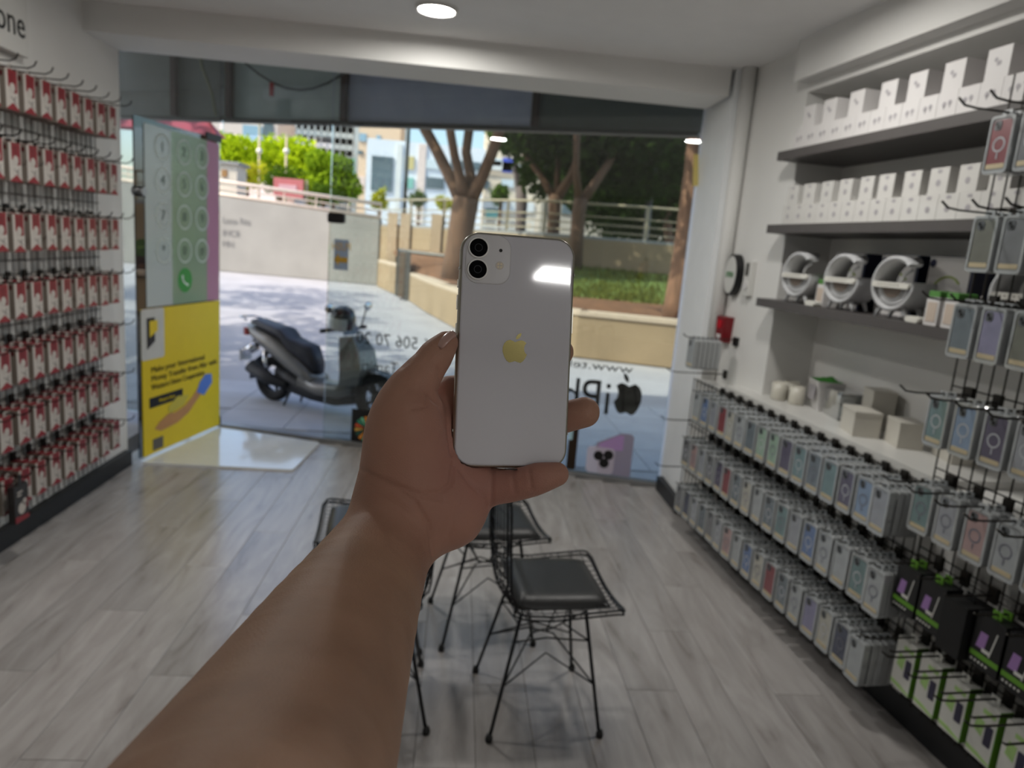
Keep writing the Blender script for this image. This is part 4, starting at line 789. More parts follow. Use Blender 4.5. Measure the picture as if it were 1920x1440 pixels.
for i in range(16):
    put_box(mA, .745+i*.094, 2.1755, -.02, 'small white carton in the bottom row of the top shelf, %s from the window' % ORD[i], 'white cartons on the top shelf')
for i, s_ in enumerate((.80, .96, 1.15, 1.35, 1.51, 1.69, 1.88, 2.06)):
    put_box(mB, s_, 2.2695, -.022, 'white carton standing atop the bottom row on the top shelf, %s from the window' % ORD[i], 'white cartons on the top shelf')
for i in range(16):
    put_box(mC, .745+i*.094, 1.8155, -.02, 'glossy white carton in the bottom row of the middle shelf, %s from the window' % ORD[i], 'glossy cartons on the middle shelf')
for i, s_ in enumerate((.755, .895, 1.035, 1.17, 1.31, 1.43, 1.575, 1.71, 1.845, 1.98)):
    put_box(mC, s_, 1.9095, -.024, 'glossy white carton stacked upright on the middle shelf row, %s from the window' % ORD[i], 'glossy cartons on the middle shelf', rz=random.uniform(-.06, .02))
# ring-shaped speaker lamps
lampw = mat('lamp_white_plastic', (190, 191, 193), .6); lampg = mat('lamp_grey_cloth', (150, 150, 150), .7, bump=.2, bscale=400); padw = mat('pad_white', (222, 220, 212), .35); hole = mat('speaker_port', (110, 98, 88), .6)
def speaker_lamp(s_, d_, label):
    e = empty('speaker_lamp', RW(s_, d_, 1.44) @ Matrix.Rotation(.12, 4, 'Z')); tag(e, label, 'speaker lamp', 'ring speaker lamps on the lowest shelf')
    R = .108; zc = .137; A0, A1 = math.radians(48), math.radians(366); n = 30
    b = MB()
    prof = []
    vs = []; fs = []
    for i in range(n+1):
        a = A0+(A1-A0)*i/n; tp = 1.0 if i > 4 else .55+.1125*i
        for (rr, yy) in ((R, .0), (R, .11*tp), (R-.017, .11*tp), (R-.017, .0), (R-.009, -.006)): vs.append((rr*math.cos(a), yy, zc+rr*math.sin(a)))
    for i in range(n):
        for q in range(5): l = (q+1) % 5; fs.append((i*5+q, i*5+l, (i+1)*5+l, (i+1)*5+q))
    fs += [(0, 1, 2, 3, 4), tuple(n*5+q for q in (4, 3, 2, 1, 0))]
    b.add(vs, fs); b.build('ring', lampw, e, True)
    # speaker bowl in the lower half
    half = [( (R-.013)*math.cos(a), zc-.012+(R-.018)*math.sin(a)) for a in [math.pi+math.pi*i/14 for i in range(15)]]
    b = MB(); b.prism(half[::-1], .012, .10); sp = b.build('speaker_body', lampg, e)
    for rr, y_, m_ in ((.075, .008, lampw), (.058, .004, lampg), (.045, .001, hole)):
        b = MB(); b.prism([(rr*math.cos(a), zc-.016+rr*.85*math.sin(a)) for a in [2*math.pi-math.pi*i/12 for i in range(13)]], y_, .014); b.build('front_arc', m_, sp)
    b = MB(); b.T = Matrix.Translation((.0, 0, zc-.006)); b.prism(rrect(.185, .022, .008, 3), -.014, .10, bev=.003); pd = b.build('charging_pad', padw, e)
    for k in range(7): b = MB(); b.T = Matrix.Translation((-.055+k*.016, -.0145, zc-.005)); fill(b, circ(.0028, 6), 0, 0); b.build('button', hole, pd)
    for sx in (-1, 1):
        for yy in (.02, .09): b = MB(); b.tube([(sx*.055, yy, zc-R*.84), (sx*.078, yy, .004)], [.010, .007], 8); b.build('leg', lampw, e, True)
    b = MB(); b.tube([(.03, .06, zc+.06), (.0, .05, zc+.035), (-.01, .05, zc+.01)], .007, 6); b.build('lamp_arm', lampw, e, True)
    return e
for s_, lab in ((.885, 'ring-shaped white speaker lamp nearest the window end of the lowest shelf'), (1.235, 'ring-shaped white speaker lamp, second along the lowest shelf from the window'), (1.56, 'ring-shaped white speaker lamp beside the white boxes with green lids'), (2.14, 'ring-shaped white speaker lamp half hidden behind hanging phone cases')): speaker_lamp(s_, -.03, lab)
# big cartons behind the lamps
navy = mat('navy_carton', (26, 30, 62), .4); glow = mat('print_green_arc', (150, 170, 70), .5)
for s_, lab in ((1.055, 'tall white and navy carton behind the second ring lamp'), (1.385, 'tall white and navy carton behind the third ring lamp'), (1.665, 'tall white and navy carton with a green lamp picture on its front')):
    e = empty('lamp_carton', RW(s_, -.185, 1.4402) @ Matrix.Rotation(.05, 4, 'Z')); tag(e, lab, 'box', 'lamp cartons on the lowest shelf')
    b = MB(); b.box((0, .05, .128), (.21, .10, .256)); b.build('carton', navy, e)
    b = MB(); b.box((-.005, -.001, .128), (.196, .003, .25)); fr_ = b.build('front_print', wb, e)
    b = MB(); fill(b, circ(.016, 12, -.085, .228), -.0035); b.build('logo_dot', navy, fr_)
    b = MB(); b.T = Matrix.Translation((.0, -.004, .11)); b.tube([(.07*math.cos(a), 0, .07*math.sin(a)) for a in [math.radians(40+20*i) for i in range(9)]], .004, 5); b.build('printed_arc', glow, fr_)
gl_ = mat('lid_green', (84, 140, 64), .5); 
for i, (s_, lab) in enumerate(((1.80, 'small white box with green lid on the lowest shelf, beside the ring lamp'), (1.885, 'small white box with green lid next to the shelf end'), (1.03, 'small white box with green lid between the first two ring lamps'))):
    e = empty('lidded_box', RW(s_, -.02 if i < 2 else -.075, 1.44) @ Matrix.Rotation(-.1, 4, 'Z')); tag(e, lab, 'box', 'white boxes with green lids')
    b = MB(); b.box((0, .035, .052), (.07, .07, .102)); b.build('carton', wb, e)
    b = MB(); b.box((0, -.0008, .05), (.05, .002, .07)); b.build('front_print', mat('peach_gloss_print', (206, 190, 176), .15, coat=.4), e)
    b = MB(); b.prism(rrect(.06, .022, .008, 3, 0, .115), .0, .07); b.build('lid', gl_, e)
for s_, lab in ((1.718, 'small white rounded gadget lying before the green-lidded boxes'), (1.055, 'small white rounded gadget lying beside the first ring lamp')):
    b = MB(); b.prism(rrect(.075, .024, .011, 4, 0, .0125), -.02, .02, bev=.004); tag(b.build('charger_puck', padw, mtx=RW(s_, -.03, 1.44), smooth=False), lab, 'charger')
# counter things
cz = .9255
def mug(s_, d_, lab):
    e = empty('mug', RW(s_, d_, cz)); tag(e, lab, 'mug', 'mugs on the counter'); mm = mat('mug_cream', (206, 202, 190), .3)
    b = MB(); b.lathe([(0, .004), (.036, .0), (.040, .004), (.040, .092), (.036, .092), (.036, .008), (0, .008)], 22); b.build('body', mm, e, True)
    b = MB(); b.tube([(-.038, 0, .075), (-.062, 0, .07), (-.066, 0, .045), (-.058, 0, .025), (-.038, 0, .02)], .006, 7); b.build('handle', mm, e, True)
    b = MB(); b.T = Matrix.Rotation(-.4, 4, 'Z'); b.lathe([(.0405, .028), (.0405, .068)], 6, a0=math.radians(225), a1=math.radians(275)); b.build('printed_mark', ink, e)
mug(.73, -.13, 'cream mug with a black mark on the counter, nearest the window'); mug(.828, -.172, 'cream mug with a black mark beside the white bag'); mug(.70, -.22, 'cream mug with a black mark standing behind the other two')
e = empty('paper_bag', RW(.935, -.255, cz) @ Matrix.Rotation(-.25, 4, 'Z')); tag(e, 'white tapered paper tub filled with green tissue on the counter', 'tub')
b = MB(); b.add([(-.05, -.04, 0), (.05, -.04, 0), (.05, .04, 0), (-.05, .04, 0), (-.075, -.065, .15), (.075, -.065, .15), (.075, .065, .15), (-.075, .065, .15)], [(3, 2, 1, 0), (0, 1, 5, 4), (1, 2, 6, 5), (2, 3, 7, 6), (3, 0, 4, 7)]); b.build('tub', wb, e)
b = MB(); vs = []; fs = []
for i in range(7):
    for j in range(7): vs.append((-.07+.14*i/6, -.06+.12*j/6, .145+random.uniform(0, .022)*(1 if 0 < i < 6 and 0 < j < 6 else .2)))
for i in range(6):
    for j in range(6): fs.append((i*7+j, (i+1)*7+j, (i+1)*7+j+1, i*7+j+1))
b.add(vs, fs); b.build('green_tissue', mat('tissue_green', (62, 140, 48), .6), e)
b = MB(); b.add([(-.045, -.0665, .05), (.04, -.0665, .05), (.05, -.0668, .12), (-.05, -.0668, .12)], [(0, 1, 2, 3)]); b.build('printed_label', pr, e)
clear = glassmat('clear_acrylic', (236, 240, 240), .25, .02, .12)
e = empty('clear_case', RW(1.10, -.25, cz) @ Matrix.Rotation(-.2, 4, 'Z')); tag(e, 'glinting clear plastic box with pale contents behind the counter cartons', 'box')
b = MB(); b.box((0, 0, .065), (.17, .12, .13)); b.build('shell', clear, e)
b = MB(); b.box((.0, .01, .035), (.13, .09, .06)); b.box((-.02, .01, .085), (.08, .06, .03)); b.build('contents', mat('bright_white_plastic', (236, 236, 236), .15, coat=.8), e)
for s_, d_, w_, h_, t_, lab in ((1.39, -.13, .16, .10, .11, 'plain cream carton at the front of the counter'), (1.575, -.20, .13, .10, .10, 'plain cream carton on the counter near the tall grid'), (1.285, -.285, .12, .17, .10, 'taller plain carton behind the front cream carton'), (1.765, -.275, .16, .16, .10, 'pale carton against the recess wall beside the tall grid')):
    b = MB(); b.box((0, 0, h_/2), (w_, t_, h_)); b.box((0, 0, h_+.002), (w_+.004, t_+.004, .012)); tag(b.build('carton', mat('cream_carton', (204, 200, 190), .6), mtx=RW(s_, d_, cz) @ Matrix.Rotation(-.3, 4, 'Z')), lab, 'box', 'cartons on the counter')
# things on the pilaster
e = empty('open_sign', RW(.17, -.098, 1.54)); tag(e, 'oval white sign with green lettering and black rim on the pilaster', 'sign')
b = MB(); b.prism(circ(.075, 24, 0, 0, .12), -.045, 0); b.build('rim', black_plastic, e)
b = MB(); b.prism(circ(.066, 24, 0, 0, .108), -.05, -.045, bev=.002); b.build('face', white_lam, e)
place('lettering', textmesh('OPEN', .045, mat('sign_green', (50, 130, 60), .5), squeeze=.8), e, Matrix.Translation((0, -.052, 0)))
e = empty('door_chime', RW(.335, -.098, 1.53)); tag(e, 'small white wall chime beside the oval sign', 'chime')
b = MB(); b.prism(rrect(.075, .20, .012), -.03, 0, bev=.004); b.build('body', white_lam, e); b = MB(); b.prism(circ(.026, 16, 0, -.04), -.036, -.03); b.build('speaker_face', wb, e); b = MB(); b.prism(rrect(.03, .07, .006, 3, 0, .05), -.034, -.03); b.build('slot', mat('slot_dark', (70, 68, 62), .5), e)
e = empty('alarm_siren', RW(.15, -.098, 1.22)); tag(e, 'small red alarm siren box on the pilaster below the oval sign', 'alarm')
b = MB(); b.prism([(-.05, .075), (.055, .075), (.045, -.075), (-.035, -.075)], -.06, 0, bev=.008); b.build('housing', mat('siren_red', (122, 16, 26), .35), e)
b = MB(); b.prism(rrect(.055, .05, .01, 3, 0, .03), -.063, -.058); b.build('lens', mat('siren_lens', (190, 24, 40), .2), e); b = MB(); b.prism(rrect(.05, .02, .005, 2, .005, -.04), -.062, -.058); b.build('badge', wb, e)

# ================================================================== RIGHT WALL: HANGING PHONE CASES
def grid(name, label, s0, s1, z0, z1, rows, d):
    e = empty(name, RW(s0, d, z0)); tag(e, label, 'display grid')
    v = MB(); v.tube([(0, 0, 0), (0, 0, z1-z0)], .003, 5); vm = v.mesh('wire', steel_dark); h = MB(); h.tube([(0, 0, 0), (s1-s0, 0, 0)], .003, 5); hm_ = h.mesh('wire', steel_dark); k = 0
    while s0+k*.05 <= s1+.001: place('wire', vm, e, Matrix.Translation((k*.05, -.006, 0))); k += 1
    for zz in rows: place('wire', hm_, e, Matrix.Translation((0, 0, zz-z0)))
    return e
shell_m = mat('pack_plastic', (164, 167, 168), .22, var=.05, coat=.5); clear_m = mat('pack_rim', (176, 180, 182), .18, coat=.6)
PW, PH, PT = .088, .182, .023
def shellmesh():
    b = MB(); P_ = rrect(PW, PH-.012, .012, 3, 0, (PH-.012)/2); b.prism(P_, -PT/2, PT/2, 0, bev=.003)
    holed_tab(b, .03, PH-.0125, PH+.003, .012, PH-.0085, PH-.00101, 0, .003, 1); return b.mesh('phone_case_pack', [shell_m, clear_m])
SHM = shellmesh()
def frame_mesh():
    b = MB(); o_ = rrect(PW, PH-.012, .012, 3, 0, (PH-.012)/2); i_ = rrect(PW-.014, PH-.028, .009, 3, 0, (PH-.012)/2); n = len(o_); y0, y1 = -PT/2-.003, -PT/2+.001
    vs = [(x, y0, z) for x, z in i_]+[(x, y0, z) for x, z in o_]+[(x, y1, z) for x, z in i_]+[(x, y1, z) for x, z in o_]
    fs = []
    for i in range(n): j = (i+1) % n; fs += [(n+i, n+j, j, i), (i, j, 2*n+j, 2*n+i), (n+j, n+i, 3*n+i, 3*n+j)]
    b.add(vs, fs); return b.mesh('rim', clear_m)
FRM = frame_mesh()
TABM = (lambda b: (holed_tab(b, .034, PH-.0118, PH+.004, .0122, PH-.0085, PH-.00101, 0, .007), b.mesh('hang_tab', clear_m))[1])(MB())
STM = (lambda b: (fill(b, rrect(PW-.022, .014, .003, 2, 0, .022), -PT/2-.0012, 0, .0008), b.mesh('gold_strip', gold))[1])(MB())
def casemesh():
    b = MB(); b.prism(rrect(.070, .138, .012, 4, 0, .088), -PT/2-.001, -PT/2+.001); return b
CB = {}
def case_mesh(col):
    if col not in CB: CB[col] = casemesh().mesh('phone_case', mat('case_%02x%02x%02x' % col, col, .25, var=.12, scale=14, coat=.5))
    return CB[col]
CAMM = (lambda b: (b.prism(rrect(.026, .028, .007, 3, -.015, .141), -PT/2-.0026, -PT/2, 0), fill(b, circ(.006, 8, -.019, .146), -PT/2-.0028, 1), fill(b, circ(.006, 8, -.011, .136), -PT/2-.0028, 1), b.mesh('camera_cutout', [mat('cutout_grey', (96, 100, 104), .3), blk]))[2 if False else -1])(MB())
def ringmesh(m):
    b = MB(); n = 18; vs = [(r*math.cos(2*math.pi*k/n), -PT/2-.0016, .085+r*math.sin(2*math.pi*k/n)) for r in (.0225, .0175) for k in range(n)]
    b.add(vs, [(k, n+k, n+(k+1) % n, (k+1) % n) for k in range(n)]); b.box((0, -PT/2-.0014, .052), (.004, .0012, .018)); return b.mesh('magnet_ring', m)
RGW = ringmesh(mat('ring_pale', (186, 190, 196), .3)); RGD = ringmesh(mat('ring_dark', (112, 114, 126), .3))
def front_pack(mtx, col, ring, label, grp, name='phone_case_pack'):
    e = empty(name, mtx); tag(e, label, 'phone case', grp)
    place('shell', SHM, e); place('rim', FRM, e); place('hang_tab', TABM, e); c_ = place('phone_case', case_mesh(col), e); place('camera_cutout', CAMM, c_); place('gold_strip', STM, e)
    if ring: place('magnet_ring', RGW if ring == 1 else RGD, c_)
    return e
HKM = (lambda b: (b.tube([(0, 0, 0), (0, -.20, 0), (0, -.24, .004), (0, -.265, .022)], .0034, 6), b.box((0, -.004, 0), (.03, .014, .05)), b.mesh('hook', steel_dark))[-1])(MB())
HKS = (lambda b: (b.tube([(0, 0, 0), (0, -.17, 0), (0, -.18, .006)], .0034, 6), b.box((0, -.004, 0), (.03, .014, .05)), b.mesh('hook', steel_dark))[-1])(MB())
_C = {'blue': (86, 122, 190), 'clear': (176, 184, 190), 'red': (156, 52, 60), 'mint': (160, 204, 172), 'violet': (86, 78, 112), 'slate': (104, 122, 134), 'teal': (104, 146, 150), 'cream': (198, 194, 176), 'pink': (196, 150, 148), 'lilac': (140, 138, 186), 'navy': (58, 68, 98), 'silver': (160, 168, 180), 'grey': (120, 124, 130), 'sky': (124, 160, 206), 'olive': (116, 118, 104)}
COLS = {k_: tuple(int(.58*c_+.42*(sum(v_)/3*.55+128*.45)) for c_ in v_) for k_, v_ in _C.items()}
def ordn(i): return ORD[i]
lowg = grid('display_grid', 'long wire display grid below the counter with rows of phone cases', .02, 2.0, .12, .895, (.885, .63, .60, .34, .31, .15), .008)
RT = [(.885, ['clear', 'blue', 'silver', 'red', 'cream', 'clear', 'slate', 'mint', 'mint', 'violet', 'teal', 'slate', 'teal', 'violet', 'sky', 'silver'], .40, .1045), (.600, ['grey', 'pink', 'silver', 'grey', 'violet', 'red', 'slate', 'cream', 'clear', 'slate', 'teal', 'silver', 'blue', 'clear', 'clear', 'teal', 'clear'], .34, .1045), (.315, ['grey', 'navy', 'silver', 'slate', 'grey', 'silver', 'pink', 'clear', 'blue', 'cream', 'red', 'slate', 'clear', 'lilac', 'cream', 'navy', 'clear'], .33, .1035)]
npack = 0
rown = ('top', 'middle', 'bottom')
for r, (zt_, cl, s0, ds) in enumerate(RT):
    for i, cn in enumerate(cl):
        s_ = s0+i*ds; nb = 5 if s_ > .8 else 4; 
        place('hook', HKS, lowg, lowg.matrix_basis.inverted() @ RW(s_, .012, zt_))
        for q in range(nb):
            d_ = .03+PT/2+q*.0285+(.0 if nb == 5 else .02)+(.014 if s_ > 1.95 else 0); M_ = RW(s_+random.uniform(-.0018, .0018), d_, zt_-PH+.004) @ Matrix.Rotation(random.uniform(-.05, .05), 4, 'Z')
            if q == nb-1: front_pack(M_, COLS[cn], (i*7+r) % 3, '%s phone case pack, frontmost on the %s hook from the window, %s row' % (cn, ordn(i), rown[r]), 'phone case packs under the counter')
            else: o = place('phone_case_pack', SHM, None, M_); tag(o, 'clear pack, %s from the wall, %s hook from the window, %s low row' % (ORD[q], ordn(i), rown[r]), 'phone case', 'phone case packs under the counter')
            npack += 1
# lone stack beside the jamb
for q in range(6):
    M_ = RW(.27, .025+q*.028, .995); o = place('phone_case_pack', SHM, None, M_) if q < 5 else front_pack(M_, COLS['clear'], 0, '', ''); tag(o, 'grey clear pack, %s from the wall in the lone stack above the jamb skirting' % ORD[q], 'phone case', 'lone stack of packs by the jamb')
hj = empty('display_hook', RW(.27, -.09, .995+PH-.004)); tag(hj, 'single wire hook carrying the lone stack of packs by the jamb', 'hook'); b = MB(); b.tube([(0, 0, 0), (0, -.29, 0), (0, -.31, .004), (0, -.325, .018)], .0034, 6); b.build('wire', steel_dark, hj); 
b = MB(); b.box((0, .002, -.01), (.05, .016, .05)); b.build('mounting_plate', black_plastic, hj)
for zz, lab in ((.955, 'upper bare wire hook end sticking out past the jamb'), (.665, 'middle bare wire hook end sticking out past the jamb'), (.375, 'lower bare wire hook end sticking out past the jamb')):
    e = empty('display_hook', RW(.195, .0135 if zz < .9 else -.0965, zz)); tag(e, lab, 'hook')
    if zz < .9: place('wire', HKM, e)
    else: b = MB(); b.tube([(0, 0, 0), (0, -.31, 0), (0, -.35, .004), (0, -.375, .022)], .0034, 6); b.box((0, -.004, 0), (.03, .014, .05)); b.build('wire', steel_dark, e)
# tall grid
tg = grid('display_grid', 'tall wire display grid at the end of the shelves with phone cases', 2.02, 3.3, .12, 2.25, (2.14, 2.11, 1.84, 1.81, 1.55, 1.52, 1.26, 1.23, .97, .94, .68, .65, .42, .39, .18), .03)
TT = [(2.11, ['red', 'grey', 'silver'], 2.12), (1.815, ['olive', 'grey', 'clear'], 2.13), (1.545, ['slate', 'lilac', 'olive', 'grey'], 2.12), (1.245, ['teal', 'sky', 'violet', 'silver', 'grey'], 2.10), (.945, ['teal', 'silver', 'pink', 'clear', 'grey'], 2.10)]
for r, (zt_, cl, s0) in enumerate(TT):
    for i, cn in enumerate(cl):
        s_ = s0+i*.112; place('hook', HKM, tg, tg.matrix_basis.inverted() @ RW(s_, .036, zt_)); nb = 2 if r == 3 else 3
        for q in range(nb):
            d_ = .055+PT/2+q*.0285+(.035 if nb == 2 else 0); M_ = RW(s_+random.uniform(-.0018, .0018), d_, zt_-PH+.004) @ Matrix.Rotation(random.uniform(-.04, .04), 4, 'Z')
            if q == nb-1: front_pack(M_, COLS[cn], (1, 0, 0, 1, 2)[r] if cn not in ('olive', 'slate') else 0, '%s phone case pack, frontmost on the %s hook of the tall grid, %s row down' % (cn, ORD[i], ORD[r]), 'phone case packs on the tall grid')
            else: o = place('phone_case_pack', SHM, None, M_); tag(o, 'clear pack, %s from the wall, %s hook of the tall grid, %s row down' % (ORD[q], ORD[i], ORD[r]), 'phone case', 'phone case packs on the tall grid')
            npack += 1
# black retail boxes and white/green retail boxes
kb = mat('retail_black', (22, 22, 24), .4); lim = mat('retail_lime', (98, 150, 44), .5); lil = mat('retail_lilac', (156, 120, 178), .4); wht = mat('retail_white', (212, 212, 206), .45); grn = mat('retail_green_side', (84, 138, 20), .5); pg = mat('retail_palegreen', (168, 204, 128), .5); dkp = mat('retail_darkphone', (48, 46, 70), .3)
def black_box(mtx, label):
    e = empty('accessory_box', mtx); tag(e, label, 'box', 'black accessory boxes on the tall grid'); w_, h_, t_ = .10, .165, .03
    b = MB(); b.box((0, 0, h_/2), (w_, t_, h_)); b.build('carton', kb, e); f = -t_/2
    b = MB(); fill(b, [(-.05, .030), (.05, .030), (.05, .046), (-.05, .046)], f); b.build('green_band', lim, e)
    b = MB(); fill(b, [(-.036, .062), (-.006, .062), (.0, .112), (-.026, .112)], f); b.build('printed_phone', lil, e)
    b = MB(); fill(b, [(.012, .05), (.016, .05), (.03, .13), (.026, .13)], f); b.build('printed_edge', wht, e)
    b = MB(); fill(b, [(-.012, .055), (.014, .055), (.014, .066), (-.012, .066)], f-.001); b.build('printed_badge', wht, e)
    for k in range(5): b = MB(); fill(b, circ(.004, 6, -.04+k*.013, .018), f); b.build('rating_dot', wht, e)
    b = MB(); holed_tab(b, .03, h_+.0001, .189, .012, .1745, .18299, 0, .004); b.build('hang_tab', lim, e)
for i in range(5):
    s_ = 2.12+i*.112; place('hook', HKS, tg, tg.matrix_basis.inverted() @ RW(s_, .036, .665))
    if i == 2:
        b = MB(); b.box((0, 0, .085), (.09, .10, .17)); holed_tab(b, .03, .169, .199, .012, .184, .19299, 0, .004); tag(b.build('accessory_box', mat('plain_black_carton', (12, 12, 13), .6), mtx=RW(s_, .12, .475)), 'plain black box seen from its side between the printed black boxes', 'box', 'black accessory boxes on the tall grid')
        continue
    for q in range(2): black_box(RW(s_, .10+q*.034, .485), 'black box with green band, %s from the wall, %s hook of tall grid' % (ORD[q], ORD[i]))
def white_box2(mtx, label, tall=0):
    e = empty('accessory_box', mtx); tag(e, label, 'box', 'white and green accessory boxes on the tall grid'); w_, h_, t_ = .088, .185+tall, .045
    b = MB(); b.box((0, 0, h_/2), (w_, t_, h_)); b.build('carton', wht, e); f = -t_/2
    b = MB(); b.box((w_/2+.0006, 0, h_/2), (.0012, t_, h_)); b.build('green_side', grn, e)
    b = MB(); holed_tab(b, .03, h_+.0001, .210, .012, .1955, .20299, 0, .003); b.build('hang_tab', wht, e)
    b = MB(); fill(b, [(-.03, .085), (.0, .075), (.004, .125), (-.024, .13)], f); b.build('printed_leaf', pg, e)
    b = MB(); fill(b, rrect(.026, .066, .004, 2, .022, .09), f-.0006); b.build('printed_phone', dkp, e)
    b = MB(); fill(b, [(-.043, .012), (.03, .004), (.043, .004), (.043, .010), (.0, .022), (-.043, .026)], f); b.build('printed_wave', pg, e)
    b = MB(); fill(b, [(-.01, .15), (.035, .15), (.035, .165), (-.01, .165)], f); b.build('printed_title', pg, e)
for i in range(5):
    s_ = 2.13+i*.112; place('hook', HKM, tg, tg.matrix_basis.inverted() @ RW(s_, .036, .395)); place('hook', HKS, tg, tg.matrix_basis.inverted() @ RW(s_+.05, .036, .375))
    white_box2(RW(s_, .085, .195), 'white box with green side hanging low on the tall grid, %s from the phone cases' % ORD[i])
print('packs', npack)

# ================================================================== WIRE CHAIRS
wirem = mat('chair_wire', (34, 34, 36), .35, .6); padm = mat('black_leather_pad', (40, 40, 41), .42, var=.1, bump=.06, bscale=120); footm = mat('chair_foot', (16, 16, 17), .6)
def shell_pt(u, v):
    """u across (-1..1), v along the profile: 0 front edge of the seat .. 1 top of the back; chair faces +x"""
    prof = [(.225, .445), (.205, .462), (.10, .452), (-.02, .440), (-.12, .445), (-.175, .475), (-.190, .54), (-.198, .66), (-.206, .80), (-.208, .835)]
    t = v*(len(prof)-1); i = min(int(t), len(prof)-2); fr = t-i
    x = prof[i][0]*(1-fr)+prof[i+1][0]*fr; z = prof[i][1]*(1-fr)+prof[i+1][1]*fr
    hw = .225 if v < .45 else .225-.05*(v-.45)/.55
    cor = 0
    if v < .12: hw -= .035*(1-v/.12)**2
    if v > .88: hw -= .06*((v-.88)/.12)**2
    z += .022*u*u*(1 if v < .6 else .3); x += (.03*u*u if v > .5 else 0)
    return Vector((x, u*hw, z))
def make_chair(mtx, label):
    e = empty('wire_chair', mtx); tag(e, label, 'chair', 'black wire chairs in the middle of the shop')
    if 'chair' not in CB:
        L = []
        b = MB(); per = [shell_pt(-1, v/24) for v in range(25)]+[shell_pt(-1+2*k/8, 1) for k in range(1, 8)]+[shell_pt(1, 1-v/24) for v in range(25)]+[shell_pt(1-2*k/8, 0) for k in range(1, 8)]
        b.tube(per, .0042, 6, closed=True); b.tube([p+Vector((0, 0, -.014)) if p.x > -.15 else p+Vector((-.012, 0, -.004)) for p in per], .0036, 6, closed=True); L.append(('rim', b.mesh('rim', wirem, True)))
        b = MB()
        for k in range(1, 14): b.tube([shell_pt(-1+2*k/14, v/20) for v in range(21)], .0019, 4, caps=False)
        for k in range(1, 22): b.tube([shell_pt(-1+2*q/8, k/22) for q in range(9)], .0019, 4, caps=False)
        for k in range(len(per)):
            if k % 2 == 0: p = per[k]; b.tube([p, p+(Vector((0, 0, -.014)) if p.x > -.15 else Vector((-.012, 0, -.004)))], .0018, 4, caps=False)
        L.append(('wire_mesh', b.mesh('wire_mesh', wirem)))
        # cushion
        b = MB(); n = 14; vs = []; fs = []
        for layer in (0, 1):
            for i in range(n+1):
                for j in range(n+1):
                    uu, vv = -1+2*i/n, -1+2*j/n; ex = math.copysign(abs(uu)**.8, uu); px_, py_ = .030+.160*uu*(1-.02*vv*vv), .175*vv*(1-.03*uu*uu)
                    edge = (1-uu**8)*(1-vv**8); zt_ = .462+.03*edge**.5*(1 if layer else .12)+(.012 if uu < -.8 else 0); vs.append((px_, py_, zt_ if layer else .458))
        m_ = (n+1)**2
        for i in range(n):
            for j in range(n):
                a = i*(n+1)+j; q = (a, a+n+1, a+n+2, a+1); fs += [tuple(x+m_ for x in q), q[::-1]]
        for i in range(n):
            a = i*(n+1); fs += [(a, a+n+1, a+n+1+m_, a+m_)][::1]; a2 = a+n; fs += [(a2+n+1, a2, a2+m_, a2+n+1+m_)]; fs += [(i+1, i, i+m_, i+1+m_)]; a3 = n*(n+1)+i; fs += [(a3, a3+1, a3+1+m_, a3+m_)]
        b.add(vs, fs); L.append(('seat_pad', b.mesh('seat_pad', padm, True)))
        tops = {}
        for sx in (-1, 1):
            for sy in (-1, 1):
                b = MB(); b.tube([(sx*.105+.01, sy*.115, .445), (sx*.187, sy*.190, .012)], .0062, 8); L.append(('leg', b.mesh('leg', wirem, True), (sx, sy)))
        fb_ = MB(); fb_.lathe([(0, .0), (.012, .0), (.013, .012), (.008, .026), (0, .026)], 10); L.append(('foot', fb_.mesh('foot', footm, True)))
        b = MB()
        def lp_(sx, sy, t): return Vector((sx*.105+.01+(sx*.187-sx*.105-.01)*t, sy*(.115+.075*t), .445-.433*t))
        for sy in (-1, 1):
            b.tube([lp_(-1, sy, .62), (-.04, sy*.02, .285), (.04, -sy*.02, .285) , lp_(1, -sy, .62)], .0032, 5)
            b.tube([lp_(-1, sy, .28), (0, sy*.09, .31), lp_(1, sy, .28)], .0032, 5); b.tube([lp_(-1, sy, .62), (0, sy*.10, .26), lp_(1, sy, .62)], .0032, 5)
        for sx in (-1, 1):
            b.tube([lp_(sx, -1, .28), (sx*.08, 0, .31), lp_(sx, 1, .28)], .0032, 5); b.tube([lp_(sx, -1, .05), (sx*.02, 0, .28), lp_(sx, 1, .05)], .0032, 5)
        L.append(('cross_brace', b.mesh('cross_brace', wirem)))
        b = MB(); b.tube([(.115, -.115, .445), (.115, .115, .445), (-.095, .115, .445), (-.095, -.115, .445)], .005, 6, closed=True); L.append(('seat_support', b.mesh('seat_support', wirem)))
        CB['chair'] = L
    foot = None
    for it in CB['chair']:
        if it[0] == 'foot': foot = it[1]
    for it in CB['chair']:
        if it[0] == 'foot': continue
        o = place(it[0], it[1], e)
        if it[0] == 'wire_mesh': o['kind'] = 'stuff'
        if it[0] == 'leg': place('foot', foot, o, Matrix.Translation((it[2][0]*.189, it[2][1]*.192, 0)))
    return e
def CM(x, y, a): return Matrix.Translation((x, y, .0005)) @ Matrix.Rotation(math.radians(a), 4, 'Z')
make_chair(CM(.362, 2.270, 5.5), 'black wire chair with leather seat pad, facing the phone cases, deeper in the shop')
make_chair(CM(.178, 2.800, 9), 'black wire chair with leather seat pad, facing the phone cases, closer to the window')
make_chair(CM(-.222, 2.262, 186), 'black wire chair facing the red boxes, deeper in the shop behind the forearm')
make_chair(CM(-.272, 2.72, 186), 'black wire chair facing the red boxes, closer to the window behind the forearm')

